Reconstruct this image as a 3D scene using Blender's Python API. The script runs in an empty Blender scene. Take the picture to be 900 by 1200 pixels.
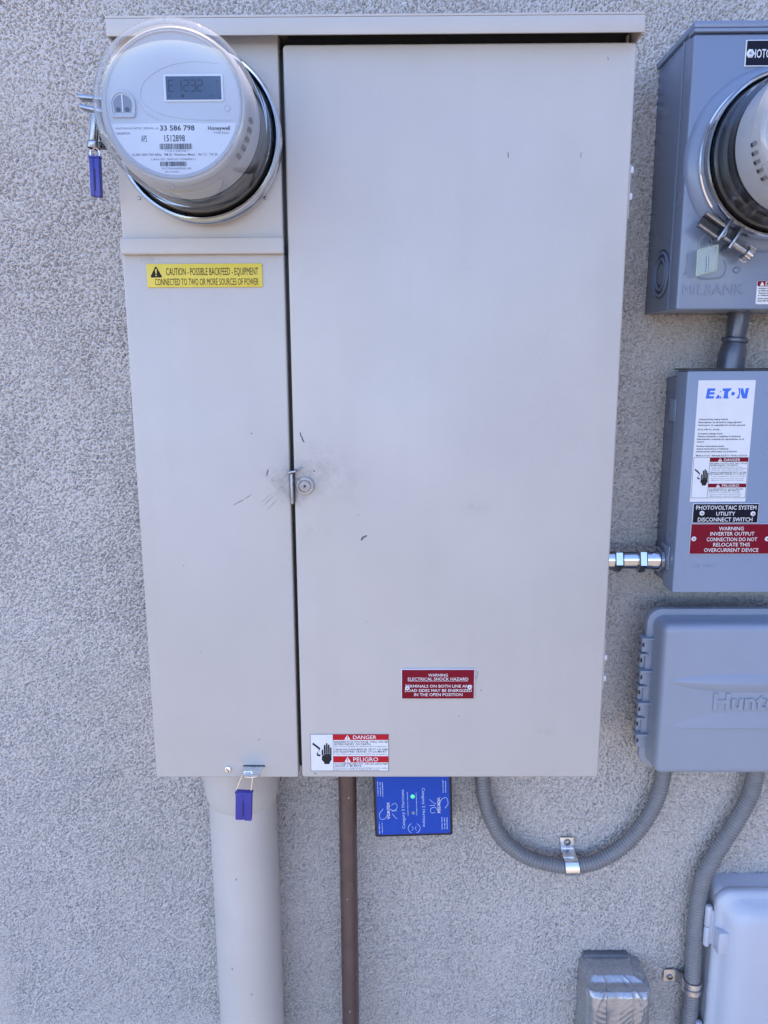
import bpy, bmesh, math, random
import numpy as np
from mathutils import Matrix, Vector

R = math.radians
random.seed(7)
scene = bpy.context.scene
col = scene.collection

# ------------------------------------------------------------------ camera
cam_d = bpy.data.cameras.new('camera')
cam = bpy.data.objects.new('camera', cam_d)
col.objects.link(cam)
cam.location = (0.0, -1.05, 1.5)
cam.rotation_euler = (1.37868, 0.00424, 0.00732)
cam_d.sensor_fit = 'VERTICAL'
cam_d.sensor_height = 36.0
cam_d.lens = 27.0
cam_d.clip_start = 0.02
cam_d.clip_end = 2000
scene.camera = cam

# ------------------------------------------------------------------ sky and sun (the sun stands behind the house)
SUN_EL, SUN_AZ = 76.0, 18.0
world = bpy.data.worlds.new('World')
scene.world = world
world.use_nodes = True
wn = world.node_tree
sky = wn.nodes.new('ShaderNodeTexSky')
sky.sky_type = 'NISHITA'
sky.sun_disc = False
sky.sun_elevation = R(SUN_EL)
sky.sun_rotation = R(SUN_AZ)
sky.air_density = 0.7
sky.dust_density = 0.0
sky.ozone_density = 6.0
bg = wn.nodes['Background']
bg.inputs['Strength'].default_value = 0.15
wn.links.new(sky.outputs['Color'], bg.inputs['Color'])
sun_d = bpy.data.lights.new('sun', 'SUN')
sun_d.energy = 2.0
sun_d.angle = R(0.53)
sun_d.color = (1.0, 0.93, 0.82)
sun = bpy.data.objects.new('sun', sun_d)
col.objects.link(sun)
sd = Vector((math.sin(R(SUN_AZ)) * math.cos(R(SUN_EL)), math.cos(R(SUN_AZ)) * math.cos(R(SUN_EL)), math.sin(R(SUN_EL))))
sun.rotation_euler = sd.to_track_quat('Z', 'Y').to_euler()
sun.location = sd * 30

vs = scene.view_settings
vs.view_transform = 'Standard'
vs.look = 'None'
vs.gamma = 1.0
vs.use_curve_mapping = False
vs.exposure = 2.42
vs.use_white_balance = True      # the phone's own white balance
vs.white_balance_temperature = 7350
vs.white_balance_tint = 20
scene.cycles.max_bounces = 10
scene.cycles.transparent_max_bounces = 12

# ------------------------------------------------------------------ materials
def mat(name, color, rough=0.5, metal=0.0, var=0.0, vscale=30.0, bump=0.0, bscale=200.0, rvar=0.0,
        emit=None, spec=0.5, coat=0.0, var_col=None):
    m = bpy.data.materials.new(name)
    m.use_nodes = True
    nt = m.node_tree
    b = nt.nodes['Principled BSDF']
    b.inputs['Base Color'].default_value = (*color, 1)
    b.inputs['Roughness'].default_value = rough
    b.inputs['Metallic'].default_value = metal
    b.inputs['Specular IOR Level'].default_value = spec
    b.inputs['Coat Weight'].default_value = coat
    b.inputs['Coat Roughness'].default_value = 0.15
    geo = nt.nodes.new('ShaderNodeNewGeometry')
    def noise(sc, det=4.0):
        n = nt.nodes.new('ShaderNodeTexNoise')
        n.inputs['Scale'].default_value = sc
        n.inputs['Detail'].default_value = det
        nt.links.new(geo.outputs['Position'], n.inputs['Vector'])
        return n
    if var > 0:
        n = noise(vscale, 6)
        mx = nt.nodes.new('ShaderNodeMix')
        mx.data_type = 'RGBA'
        vc = var_col or tuple(c * (1 - var) for c in color)
        mx.inputs[6].default_value = (*vc, 1)
        mx.inputs[7].default_value = (*[min(1, c * (1 + var * 0.4)) for c in color], 1)
        rp = nt.nodes.new('ShaderNodeMapRange')
        rp.inputs[1].default_value = 0.3
        rp.inputs[2].default_value = 0.7
        nt.links.new(n.outputs['Fac'], rp.inputs[0])
        nt.links.new(rp.outputs[0], mx.inputs[0])
        nt.links.new(mx.outputs[2], b.inputs['Base Color'])
    if rvar > 0:
        n = noise(vscale * 0.7 + 5, 5)
        rp = nt.nodes.new('ShaderNodeMapRange')
        rp.inputs[1].default_value = 0.3
        rp.inputs[2].default_value = 0.7
        rp.inputs[3].default_value = max(0.02, rough - rvar)
        rp.inputs[4].default_value = min(1, rough + rvar)
        nt.links.new(n.outputs['Fac'], rp.inputs[0])
        nt.links.new(rp.outputs[0], b.inputs['Roughness'])
    if bump > 0:
        n = noise(bscale, 3)
        bp = nt.nodes.new('ShaderNodeBump')
        bp.inputs['Strength'].default_value = 1.0
        bp.inputs['Distance'].default_value = bump
        nt.links.new(n.outputs['Fac'], bp.inputs['Height'])
        nt.links.new(bp.outputs['Normal'], b.inputs['Normal'])
    if emit:
        b.inputs['Emission Color'].default_value = (*emit[0], 1)
        b.inputs['Emission Strength'].default_value = emit[1]
    return m

def stain(m, spots, tint=(0.16, 0.155, 0.15)):
    """dirt smudges with a shape of their own: (centre, radii, strength, noise scale)"""
    nt = m.node_tree
    b = nt.nodes['Principled BSDF']
    src = b.inputs['Base Color'].links[0].from_socket
    geo = nt.nodes.new('ShaderNodeNewGeometry')
    for (c, rad, s, sc, rz) in spots:
        mp = nt.nodes.new('ShaderNodeMapping')
        mp.vector_type = 'TEXTURE'
        mp.inputs['Location'].default_value = c
        mp.inputs['Rotation'].default_value = (0, rz, 0)
        mp.inputs['Scale'].default_value = rad
        nt.links.new(geo.outputs['Position'], mp.inputs['Vector'])
        ln = nt.nodes.new('ShaderNodeVectorMath')
        ln.operation = 'LENGTH'
        nt.links.new(mp.outputs[0], ln.inputs[0])
        mr = nt.nodes.new('ShaderNodeMapRange')
        mr.interpolation_type = 'SMOOTHSTEP'
        mr.inputs[1].default_value = 1.0
        mr.inputs[2].default_value = 0.0
        mr.inputs[3].default_value = 0.0
        mr.inputs[4].default_value = s
        nt.links.new(ln.outputs['Value'], mr.inputs[0])
        n = nt.nodes.new('ShaderNodeTexNoise')
        n.inputs['Scale'].default_value = sc
        n.inputs['Detail'].default_value = 7
        n.inputs['Roughness'].default_value = 0.7
        nt.links.new(geo.outputs['Position'], n.inputs['Vector'])
        r2 = nt.nodes.new('ShaderNodeMapRange')
        r2.inputs[1].default_value = 0.38
        r2.inputs[2].default_value = 0.68
        nt.links.new(n.outputs['Fac'], r2.inputs[0])
        mu = nt.nodes.new('ShaderNodeMath')
        mu.operation = 'MULTIPLY'
        nt.links.new(mr.outputs[0], mu.inputs[0])
        nt.links.new(r2.outputs[0], mu.inputs[1])
        mx = nt.nodes.new('ShaderNodeMix')
        mx.data_type = 'RGBA'
        mx.inputs[7].default_value = (*tint, 1)
        nt.links.new(mu.outputs[0], mx.inputs[0])
        nt.links.new(src, mx.inputs[6])
        src = mx.outputs[2]
    nt.links.new(src, b.inputs['Base Color'])

def clear_plastic(name, tint, rough=0.015, haze=0.004):
    m = bpy.data.materials.new(name)
    m.use_nodes = True
    nt = m.node_tree
    nt.nodes.clear()
    o = nt.nodes.new('ShaderNodeOutputMaterial')
    mx = nt.nodes.new('ShaderNodeMixShader')
    lw = nt.nodes.new('ShaderNodeLayerWeight')
    lw.inputs['Blend'].default_value = 0.5
    pw = nt.nodes.new('ShaderNodeMath')
    pw.operation = 'POWER'
    pw.inputs[1].default_value = 4.0
    nt.links.new(lw.outputs['Facing'], pw.inputs[0])
    fr = nt.nodes.new('ShaderNodeMapRange')
    fr.inputs[3].default_value = 0.055
    fr.inputs[4].default_value = 0.85
    nt.links.new(pw.outputs[0], fr.inputs[0])
    t = nt.nodes.new('ShaderNodeBsdfTransparent')
    t.inputs['Color'].default_value = (*tint, 1)
    g = nt.nodes.new('ShaderNodeBsdfGlossy')
    g.inputs['Roughness'].default_value = rough
    nt.links.new(fr.outputs[0], mx.inputs[0])
    df = nt.nodes.new('ShaderNodeBsdfDiffuse')
    df.inputs['Color'].default_value = (0.75, 0.76, 0.77, 1)
    hz = nt.nodes.new('ShaderNodeMixShader')
    hz.inputs[0].default_value = haze
    nt.links.new(t.outputs[0], hz.inputs[1])
    nt.links.new(df.outputs[0], hz.inputs[2])
    nt.links.new(hz.outputs[0], mx.inputs[1])
    nt.links.new(g.outputs[0], mx.inputs[2])
    nt.links.new(mx.outputs[0], o.inputs['Surface'])
    return m

M = {}
M['paint'] = mat('panel_paint', (0.465, 0.432, 0.395), 0.40, var=0.05, vscale=9, bump=0.00018, bscale=420, rvar=0.06)
stain(M['paint'], [((-0.112, -0.15, 1.362), (0.045, 0.06, 0.035), 0.9, 110, 0.0),
                   ((-0.128, -0.15, 1.352), (0.05, 0.06, 0.006), 0.6, 160, 0.75),
                   ((-0.078, -0.15, 1.375), (0.08, 0.06, 0.05), 0.42, 60, 0.4),
                   ((0.10, -0.15, 1.331), (0.03, 0.05, 0.016), 0.20, 90, 0.0),
                   ((-0.09, -0.15, 1.30), (0.03, 0.05, 0.03), 0.16, 80, 0.0),
                   ((0.195, -0.15, 1.045), (0.022, 0.05, 0.008), 0.28, 150, 0.2),
                   ((-0.27, -0.15, 1.615), (0.02, 0.05, 0.006), 0.5, 200, 0.0)])
def streaks(m, amount, tint):
    nt = m.node_tree
    b = nt.nodes['Principled BSDF']
    src = b.inputs['Base Color'].links[0].from_socket
    geo = nt.nodes.new('ShaderNodeNewGeometry')
    mp = nt.nodes.new('ShaderNodeMapping')
    mp.inputs['Scale'].default_value = (38, 38, 2.2)
    nt.links.new(geo.outputs['Position'], mp.inputs['Vector'])
    n = nt.nodes.new('ShaderNodeTexNoise')
    n.inputs['Scale'].default_value = 1.0
    n.inputs['Detail'].default_value = 6
    nt.links.new(mp.outputs[0], n.inputs['Vector'])
    r = nt.nodes.new('ShaderNodeMapRange')
    r.inputs[1].default_value = 0.48
    r.inputs[2].default_value = 0.80
    r.inputs[4].default_value = amount
    nt.links.new(n.outputs['Fac'], r.inputs[0])
    mx = nt.nodes.new('ShaderNodeMix')
    mx.data_type = 'RGBA'
    mx.inputs[7].default_value = (*tint, 1)
    nt.links.new(r.outputs[0], mx.inputs[0])
    nt.links.new(src, mx.inputs[6])
    nt.links.new(mx.outputs[2], b.inputs['Base Color'])
    # pressed-sheet waviness under the orange peel
    n2 = nt.nodes.new('ShaderNodeTexNoise')
    n2.inputs['Scale'].default_value = 5.0
    n2.inputs['Detail'].default_value = 1
    nt.links.new(geo.outputs['Position'], n2.inputs['Vector'])
    bp = nt.nodes.new('ShaderNodeBump')
    bp.inputs['Distance'].default_value = 0.006
    nt.links.new(n2.outputs['Fac'], bp.inputs['Height'])
    if b.inputs['Normal'].links:
        nt.links.new(bp.outputs['Normal'], b.inputs['Normal'].links[0].from_node.inputs['Normal'])
streaks(M['paint'], 0.22, (0.40, 0.37, 0.335))
M['grey'] = mat('grey_enamel', (0.160, 0.205, 0.285), 0.24, var=0.0, vscale=6, bump=0.0001, bscale=380, rvar=0.05)
M['grey_light'] = mat('light_grey_enamel', (0.205, 0.265, 0.365), 0.30, var=0.03, vscale=6, bump=0.0001, bscale=380, rvar=0.05)
M['grey_plastic'] = mat('grey_plastic', (0.25, 0.29, 0.355), 0.36, var=0.04, vscale=12, bump=0.00012, bscale=700, rvar=0.05)
M['pale_plastic'] = mat('pale_grey_plastic', (0.45, 0.485, 0.545), 0.34, var=0.03, vscale=12, bump=0.00008, bscale=600)
M['zinc'] = mat('zinc_plate', (0.85, 0.86, 0.87), 0.30, 1.0, var=0.15, vscale=120, rvar=0.1, bump=0.0001, bscale=500)
M['chrome'] = mat('bright_steel', (0.80, 0.81, 0.82), 0.13, 1.0, rvar=0.06, var=0.06, vscale=90)
M['dull_steel'] = mat('dull_steel', (0.30, 0.32, 0.36), 0.34, 1.0, var=0.2, vscale=150, rvar=0.1)
M['plated'] = mat('bright_plating', (0.52, 0.55, 0.60), 0.10, 1.0, rvar=0.05, var=0.08, vscale=120)
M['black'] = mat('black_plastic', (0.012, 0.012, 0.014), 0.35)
M['dark'] = mat('dark_void', (0.02, 0.02, 0.022), 0.7)
M['meter_grey'] = mat('meter_grey', (0.47, 0.46, 0.455), 0.45, var=0.03)
M['face'] = mat('meter_face', (0.40, 0.425, 0.465), 0.4, var=0.03)
M['white'] = mat('white_label', (0.66, 0.67, 0.68), 0.4, var=0.04, vscale=60)
M['meter_white'] = mat('meter_label_white', (0.53, 0.55, 0.59), 0.4, var=0.03)
M['ink'] = mat('black_ink', (0.02, 0.02, 0.022), 0.5, spec=0.12)
M['grey_ink'] = mat('grey_ink', (0.09, 0.095, 0.11), 0.5)
M['white_ink'] = mat('white_ink', (0.68, 0.68, 0.68), 0.5)
M['pale_ink'] = mat('pale_blue_ink', (0.45, 0.60, 0.85), 0.5)
M['blue_ink'] = mat('blue_ink', (0.01, 0.13, 0.62), 0.45)
M['yellow'] = mat('yellow_label', (0.66, 0.50, 0.045), 0.4, var=0.05, vscale=60)
M['red'] = mat('red_label', (0.48, 0.014, 0.022), 0.4, var=0.06, vscale=60, spec=0.12)
M['maroon'] = mat('maroon_placard', (0.20, 0.006, 0.018), 0.32, var=0.06, vscale=60, spec=0.12)
M['navy'] = mat('black_placard', (0.008, 0.008, 0.018), 0.3, spec=0.12)
M['lcd'] = mat('lcd_glass', (0.028, 0.060, 0.115), 0.3, spec=0.1)
M['lcd_ink'] = mat('lcd_segment', (0.003, 0.006, 0.014), 0.4, spec=0.1)
M['window'] = mat('port_window', (0.02, 0.025, 0.045), 0.2)
M['port_grey'] = mat('port_grey', (0.14, 0.16, 0.20), 0.3)
M['violet'] = mat('violet_plastic', (0.028, 0.034, 0.27), 0.35, var=0.1, vscale=80)
M['surge_blue'] = mat('blue_label_print', (0.012, 0.07, 0.40), 0.35, var=0.05, vscale=40, spec=0.12)
M['surge_case'] = mat('black_case', (0.008, 0.009, 0.02), 0.45)
M['led'] = mat('green_led', (0.02, 0.6, 0.3), 0.3, emit=((0.02, 1.0, 0.40), 0.16))
M['led_off'] = mat('grey_led', (0.16, 0.22, 0.36), 0.3)
M['pvc'] = mat('painted_pvc', (0.49, 0.46, 0.425), 0.45, var=0.06, vscale=10, bump=0.00012, bscale=220)
M['rust'] = mat('brown_pipe_paint', (0.10, 0.062, 0.055), 0.33, var=0.16, vscale=45, bump=0.0001, bscale=200, rvar=0.1)
M['flex'] = mat('grey_conduit_jacket', (0.18, 0.184, 0.192), 0.36, var=0.12, vscale=60)
M['tape'] = mat('duct_tape', (0.40, 0.41, 0.42), 0.27, 0.60, var=0.10, vscale=70, bump=0.0004, bscale=160, rvar=0.08)
M['fitting'] = mat('cast_fitting', (0.10, 0.115, 0.15), 0.30, 0.45, var=0.12, vscale=60, rvar=0.08)
M['cover_rim'] = clear_plastic('hazy_cover_rim', (0.70, 0.71, 0.72), 0.02, 0.20)
M['outlet'] = mat('outlet_grey', (0.12, 0.125, 0.14), 0.5, var=0.1)
M['clear'] = clear_plastic('clear_polycarbonate', (0.93, 0.955, 0.975))
M['tag'] = clear_plastic('greenish_tag_plastic', (0.80, 0.88, 0.82), 0.15, 0.16)
M['scratch'] = mat('scratched_metal', (0.09, 0.10, 0.13), 0.5, var=0.4, vscale=400)

# stucco: painted sand-float plaster
def stucco_material():
    m = mat('stucco', (0.50, 0.465, 0.43), 0.88, spec=0.2)
    nt = m.node_tree
    b = nt.nodes['Principled BSDF']
    geo = nt.nodes.new('ShaderNodeNewGeometry')
    mp = nt.nodes.new('ShaderNodeMapping')
    mp.inputs['Rotation'].default_value = (0, R(40), 0)
    mp.inputs['Scale'].default_value = (1.0, 1.0, 1.9)
    nt.links.new(geo.outputs['Position'], mp.inputs['Vector'])
    n1 = nt.nodes.new('ShaderNodeTexNoise')
    n1.inputs['Scale'].default_value = 3.2
    n1.inputs['Detail'].default_value = 5
    nt.links.new(geo.outputs['Position'], n1.inputs['Vector'])
    n2 = nt.nodes.new('ShaderNodeTexNoise')
    n2.inputs['Scale'].default_value = 330
    n2.inputs['Detail'].default_value = 4
    nt.links.new(mp.outputs[0], n2.inputs['Vector'])
    n3 = nt.nodes.new('ShaderNodeTexNoise')
    n3.inputs['Scale'].default_value = 700
    n3.inputs['Detail'].default_value = 2
    nt.links.new(geo.outputs['Position'], n3.inputs['Vector'])
    r1 = nt.nodes.new('ShaderNodeValToRGB')
    r1.color_ramp.elements[0].position = 0.3
    r1.color_ramp.elements[0].color = (0.50, 0.46, 0.425, 1)
    r1.color_ramp.elements[1].position = 0.7
    r1.color_ramp.elements[1].color = (0.57, 0.53, 0.495, 1)
    nt.links.new(n1.outputs['Fac'], r1.inputs[0])
    r3 = nt.nodes.new('ShaderNodeMapRange')
    r3.inputs[1].default_value = 0.3
    r3.inputs[2].default_value = 0.6
    r3.inputs[3].default_value = 0.55
    r3.inputs[4].default_value = 1.10
    nt.links.new(n3.outputs['Fac'], r3.inputs[0])
    mx = nt.nodes.new('ShaderNodeVectorMath')
    mx.operation = 'SCALE'
    nt.links.new(r1.outputs[0], mx.inputs[0])
    nt.links.new(r3.outputs[0], mx.inputs['Scale'])
    nt.links.new(mx.outputs[0], b.inputs['Base Color'])
    bp = nt.nodes.new('ShaderNodeBump')
    bp.inputs['Distance'].default_value = 0.0016
    bp.inputs['Strength'].default_value = 0.8
    nt.links.new(n2.outputs['Fac'], bp.inputs['Height'])
    nt.links.new(bp.outputs['Normal'], b.inputs['Normal'])
    return m
M['stucco'] = stucco_material()
M['gravel'] = mat('tan_gravel', (0.30, 0.265, 0.22), 0.9, var=0.35, vscale=45, bump=0.02, bscale=40)

# ------------------------------------------------------------------ geometry helpers: a geo is (verts, faces)
def join(*gs):
    V, F = [], []
    for v, f in gs:
        o = len(V)
        V += [tuple(p) for p in v]
        F += [tuple(i + o for i in q) for q in f]
    return V, F

def bm_geo(bm):
    bm.verts.index_update()
    g = ([tuple(v.co) for v in bm.verts], [tuple(v.index for v in f.verts) for f in bm.faces])
    bm.free()
    return g

def box(x0, x1, y0, y1, z0, z1, bev=0.0, seg=2):
    bm = bmesh.new()
    bmesh.ops.create_cube(bm, size=1.0)
    for v in bm.verts:
        v.co = ((x0 + x1) / 2 + v.co.x * abs(x1 - x0), (y0 + y1) / 2 + v.co.y * abs(y1 - y0), (z0 + z1) / 2 + v.co.z * abs(z1 - z0))
    if bev > 0:
        bmesh.ops.bevel(bm, geom=list(bm.edges), offset=bev, segments=seg, profile=0.5, affect='EDGES')
    return bm_geo(bm)

def xf(g, m):
    return [tuple(m @ Vector(p)) for p in g[0]], g[1]

def rot_at(g, c, axis, ang):
    m = Matrix.Translation(c) @ Matrix.Rotation(ang, 4, axis) @ Matrix.Translation(-Vector(c))
    return xf(g, m)

def rrect(x0, x1, z0, z1, r, n=6):
    r = max(1e-5, min(r, (x1 - x0) / 2 - 1e-5, (z1 - z0) / 2 - 1e-5))
    pts = []
    for cx, cz, a0 in ((x1 - r, z1 - r, 0), (x0 + r, z1 - r, 90), (x0 + r, z0 + r, 180), (x1 - r, z0 + r, 270)):
        for k in range(n + 1):
            a = R(a0 + 90 * k / n)
            pts.append((cx + r * math.cos(a), cz + r * math.sin(a)))
    return pts

def loft(sections, cap0=True, cap1=True):
    """sections: list of lists of 3D points of equal length; front section last"""
    V, F = [], []
    n = len(sections[0])
    for s in sections:
        V += list(s)
    for k in range(len(sections) - 1):
        for i in range(n):
            j = (i + 1) % n
            F.append((k * n + i, (k + 1) * n + i, (k + 1) * n + j, k * n + j))
    if cap0:
        F.append(tuple(range(n)))
    if cap1:
        o = (len(sections) - 1) * n
        F.append(tuple(o + i for i in reversed(range(n))))
    return V, F

def slab(x0, x1, z0, z1, yb, yf, r=0.003, edge=0.0015, n=5, seg=3):
    """sheet-metal plate facing -y with rounded corners and a soft front edge"""
    s = [[(x, yb, z) for x, z in rrect(x0, x1, z0, z1, r, n)]]
    for k in range(seg + 1):
        a = (math.pi / 2) * k / seg
        ins = edge * (1 - math.cos(a))
        y = yf + edge * (1 - math.sin(a))
        s.append([(x, y, z) for x, z in rrect(x0 + ins, x1 - ins, z0 + ins, z1 - ins, max(r - ins, 1e-4), n)])
    return loft(s)

def poly(pts, y, t=0.0004):
    """flat extruded outline (x, z), facing -y"""
    a = sum(pts[i][0] * pts[(i + 1) % len(pts)][1] - pts[(i + 1) % len(pts)][0] * pts[i][1] for i in range(len(pts)))
    if a < 0:
        pts = pts[::-1]
    return loft([[(x, y + t, z) for x, z in pts], [(x, y, z) for x, z in pts]])

def rectp(x0, x1, z0, z1, y, t=0.0004):
    return poly([(x0, z0), (x1, z0), (x1, z1), (x0, z1)], y, t)

def lathe(profile, c, n=48, a0=0.0, a1=2 * math.pi, axis='y'):
    """profile: list of (radius, height) ; height runs along axis; c: centre"""
    V, F = [], []
    full = abs(a1 - a0 - 2 * math.pi) < 1e-6
    m = n if full else n + 1
    for r, h in profile:
        for k in range(m):
            a = a0 + (a1 - a0) * k / n
            u, w = r * math.cos(a), r * math.sin(a)
            if axis == 'y':
                V.append((c[0] + u, c[1] + h, c[2] + w))
            elif axis == 'x':
                V.append((c[0] + h, c[1] + u, c[2] + w))
            else:
                V.append((c[0] + u, c[1] + w, c[2] + h))
    for i in range(len(profile) - 1):
        for k in range(m if full else m - 1):
            j = (k + 1) % m
            F.append((i * m + k, (i + 1) * m + k, (i + 1) * m + j, i * m + j))
    return V, F

def tube(path, rad, n=12, cap=True):
    """rad: number or function(index, length along)"""
    P = [Vector(p) for p in path]
    V, F = [], []
    up = Vector((0, 1, 0.001)).normalized()
    prev = None
    L = 0.0
    for i, p in enumerate(P):
        t = (P[min(i + 1, len(P) - 1)] - P[max(i - 1, 0)]).normalized()
        if prev is None:
            u = up.cross(t)
            if u.length < 1e-3:
                u = Vector((1, 0, 0)).cross(t)
            u.normalize()
        else:
            u = (prev - t * prev.dot(t)).normalized()
        prev = u
        w = t.cross(u)
        if i:
            L += (p - P[i - 1]).length
        r = rad(i, L) if callable(rad) else rad
        for k in range(n):
            a = 2 * math.pi * k / n
            V.append(tuple(p + u * (r * math.cos(a)) + w * (r * math.sin(a))))
    for i in range(len(P) - 1):
        for k in range(n):
            j = (k + 1) % n
            F.append((i * n + k, i * n + j, (i + 1) * n + j, (i + 1) * n + k))
    if cap:
        F.append(tuple(reversed(range(n))))
        F.append(tuple((len(P) - 1) * n + k for k in range(n)))
    return V, F

def spline(pts, step):
    """Catmull-Rom through pts resampled every `step` metres"""
    P = [Vector(p) for p in pts]
    P = [P[0] * 2 - P[1]] + P + [P[-1] * 2 - P[-2]]
    dense = []
    for i in range(1, len(P) - 2):
        for k in range(60):
            t = k / 60
            a, b, c, d = P[i - 1], P[i], P[i + 1], P[i + 2]
            dense.append(0.5 * ((2 * b) + (c - a) * t + (2 * a - 5 * b + 4 * c - d) * t * t + (3 * b - a - 3 * c + d) * t ** 3))
    dense.append(P[-2])
    out, acc = [dense[0]], 0.0
    for i in range(1, len(dense)):
        seg = (dense[i] - dense[i - 1]).length
        while acc + seg >= step:
            f = (step - acc) / seg
            q = dense[i - 1].lerp(dense[i], f)
            out.append(q)
            dense[i - 1] = q
            seg = (dense[i] - q).length
            acc = 0.0
        acc += seg
    return out

def strip(path, half, t):
    """bent sheet strip: path of (y,z) or 3D points, extruded +-half along `side`"""
    P = [Vector(p) for p in path['pts']]
    side = Vector(path['side']).normalized()
    V, F = [], []
    for i, p in enumerate(P):
        tg = (P[min(i + 1, len(P) - 1)] - P[max(i - 1, 0)]).normalized()
        nn = tg.cross(side).normalized()
        for s, q in ((-1, 0), (1, 0), (1, 1), (-1, 1)):
            V.append(tuple(p + side * half * s + nn * t * q))
    for i in range(len(P) - 1):
        for k in range(4):
            j = (k + 1) % 4
            F.append((i * 4 + k, i * 4 + j, (i + 1) * 4 + j, (i + 1) * 4 + k))
    F.append((0, 1, 2, 3))
    o = (len(P) - 1) * 4
    F.append((o + 3, o + 2, o + 1, o))
    return V, F

# ------------------------------------------------------------------ text (built-in font)
_tc = {}
def raw_text(s, bold, res=2):
    k = (s, bold, res)
    if k in _tc:
        return _tc[k]
    cu = bpy.data.curves.new('t', 'FONT')
    cu.body = s
    cu.size = 1.0
    cu.offset = bold
    cu.resolution_u = res
    ob = bpy.data.objects.new('t', cu)
    col.objects.link(ob)
    me = ob.to_mesh()
    V = [(v.co.x, v.co.y) for v in me.vertices]
    F = [tuple(p.vertices) for p in me.polygons]
    ob.to_mesh_clear()
    bpy.data.objects.remove(ob)
    bpy.data.curves.remove(cu)
    _tc[k] = (V, F)
    return _tc[k]
CAP = max(p[1] for p in raw_text('H', 0.0)[0])

def text(s, x0, x1, z0, z1, y, bold=0.0, shear=0.0, rot=0, thick=0.0, res=2):
    """text fitted between x0..x1 with capitals from z0 to z1, reading towards the viewer in front of the wall.
    rot: 0, 90 (reads upward) or -90 (reads downward)"""
    V, F = raw_text(s, bold, res)
    a0, a1 = min(p[0] for p in V), max(p[0] for p in V)
    out = []
    w, h = (x1 - x0, z1 - z0) if rot == 0 else (z1 - z0, x1 - x0)
    for px, py in V:
        u = (px - a0) / (a1 - a0) * w
        v = py / CAP * h
        u += shear * v
        if rot == 0:
            out.append((x0 + u, y, z0 + v))
        elif rot == 90:
            out.append((x1 - v, y, z0 + u))
        else:
            out.append((x0 + v, y, z1 - u))
    if thick:
        # raised letters: the face in front, side walls along boundary edges
        n = len(out)
        edges = {}
        for f in F:
            for i in range(len(f)):
                e = (f[i], f[(i + 1) % len(f)])
                edges[e] = 1
        G = list(out) + [(p[0], p[1] + thick, p[2]) for p in out]
        FF = list(F)
        for (a, b) in edges:
            if (b, a) not in edges:
                FF.append((b, a, a + n, b + n))
        return G, FF
    return out, list(F)

def microtext(x0, x1, z0, z1, y, seed=1):
    """rows of marks too small to read"""
    rnd = random.Random(seed)
    gs = []
    x = x0
    h = z1 - z0
    while x < x1 - h * 0.3:
        w = h * rnd.uniform(0.22, 0.5)
        if rnd.random() < 0.16:
            x += h * 0.5
            continue
        if x + w > x1:
            break
        top = z1 if rnd.random() < 0.45 else z1 - h * 0.25
        gs.append(rectp(x, x + w, z0, top, y, 0.0001))
        x += w + h * 0.16
    return join(*gs)

def barcode(x0, x1, z0, z1, y, seed):
    rnd = random.Random(seed)
    gs = []
    x = x0
    while x < x1:
        w = rnd.choice((0.00025, 0.0004, 0.0006, 0.0008))
        gs.append(rectp(x, min(x + w, x1), z0, z1, y, 0.0001))
        x += w + rnd.choice((0.0003, 0.0004, 0.0006))
    return join(*gs)

# ------------------------------------------------------------------ objects
def origin(o):
    v = Vector((0, 0, 0))
    while o is not None:
        v += o.location
        o = o.parent
    return v

def part(name, g, material, parent, smooth=35, label=None, kind=None, loc=None):
    off = origin(parent)
    me = bpy.data.meshes.new(name)
    me.from_pydata([(p[0] - off.x, p[1] - off.y, p[2] - off.z) for p in g[0]], [], g[1])
    me.validate()
    bm = bmesh.new()
    bm.from_mesh(me)
    if not name in ('lettering', 'print', 'microprint'):
        bmesh.ops.recalc_face_normals(bm, faces=bm.faces)
    bm.to_mesh(me)
    bm.free()
    if smooth:
        me.shade_smooth()
        me.set_sharp_from_angle(angle=R(smooth))
    me.materials.append(material)
    o = bpy.data.objects.new(name, me)
    col.objects.link(o)
    o.parent = parent
    if label:
        o['label'] = label
    if kind:
        o['kind'] = kind
    return o

def thing(name, label, cat, loc=(0, 0, 0), group=None):
    o = bpy.data.objects.new(name, None)
    col.objects.link(o)
    o.location = loc
    o.empty_display_size = 0.05
    o['label'] = label
    o['category'] = cat
    if group:
        o['group'] = group
    return o

def screw(x, y, z, r, mname, parent, name='screw', slot=True):
    prof = [(r, 0.001), (r, -r * 0.35), (r * 0.85, -r * 0.6), (r * 0.5, -r * 0.72), (1e-5, -r * 0.75)]
    o = part(name, lathe(prof, (x, y, z), 20), M[mname], parent)
    if slot:
        g = rot_at(box(x - r * 0.7, x + r * 0.7, y - r * 0.8, y - r * 0.4, z - r * 0.1, z + r * 0.1), (x, y, z), 'Y', random.uniform(0, 3))
        part('slot', g, M['dark'], o, smooth=0)
    return o

def rivet(x, y, z, r, parent):
    o = part('rivet', lathe([(r, 0.0008), (r, -0.0004), (r * 0.8, -0.001), (r * 0.45, -0.0012), (r * 0.4, -0.0004), (1e-5, -0.0004)], (x, y, z), 18), M['white_ink'], parent)
    part('rivet_core', lathe([(r * 0.38, -0.0003), (r * 0.3, -0.0009), (1e-5, -0.0009)], (x, y, z), 12), M['dull_steel'], o)
    return o

# ================================================================== THE SETTING
gm = part('ground', ([(-300, -300, 0), (300, -300, 0), (300, 300, 0), (-300, 300, 0)], [(0, 1, 2, 3)]), M['gravel'], None, smooth=0)
gm['kind'] = 'structure'

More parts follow.
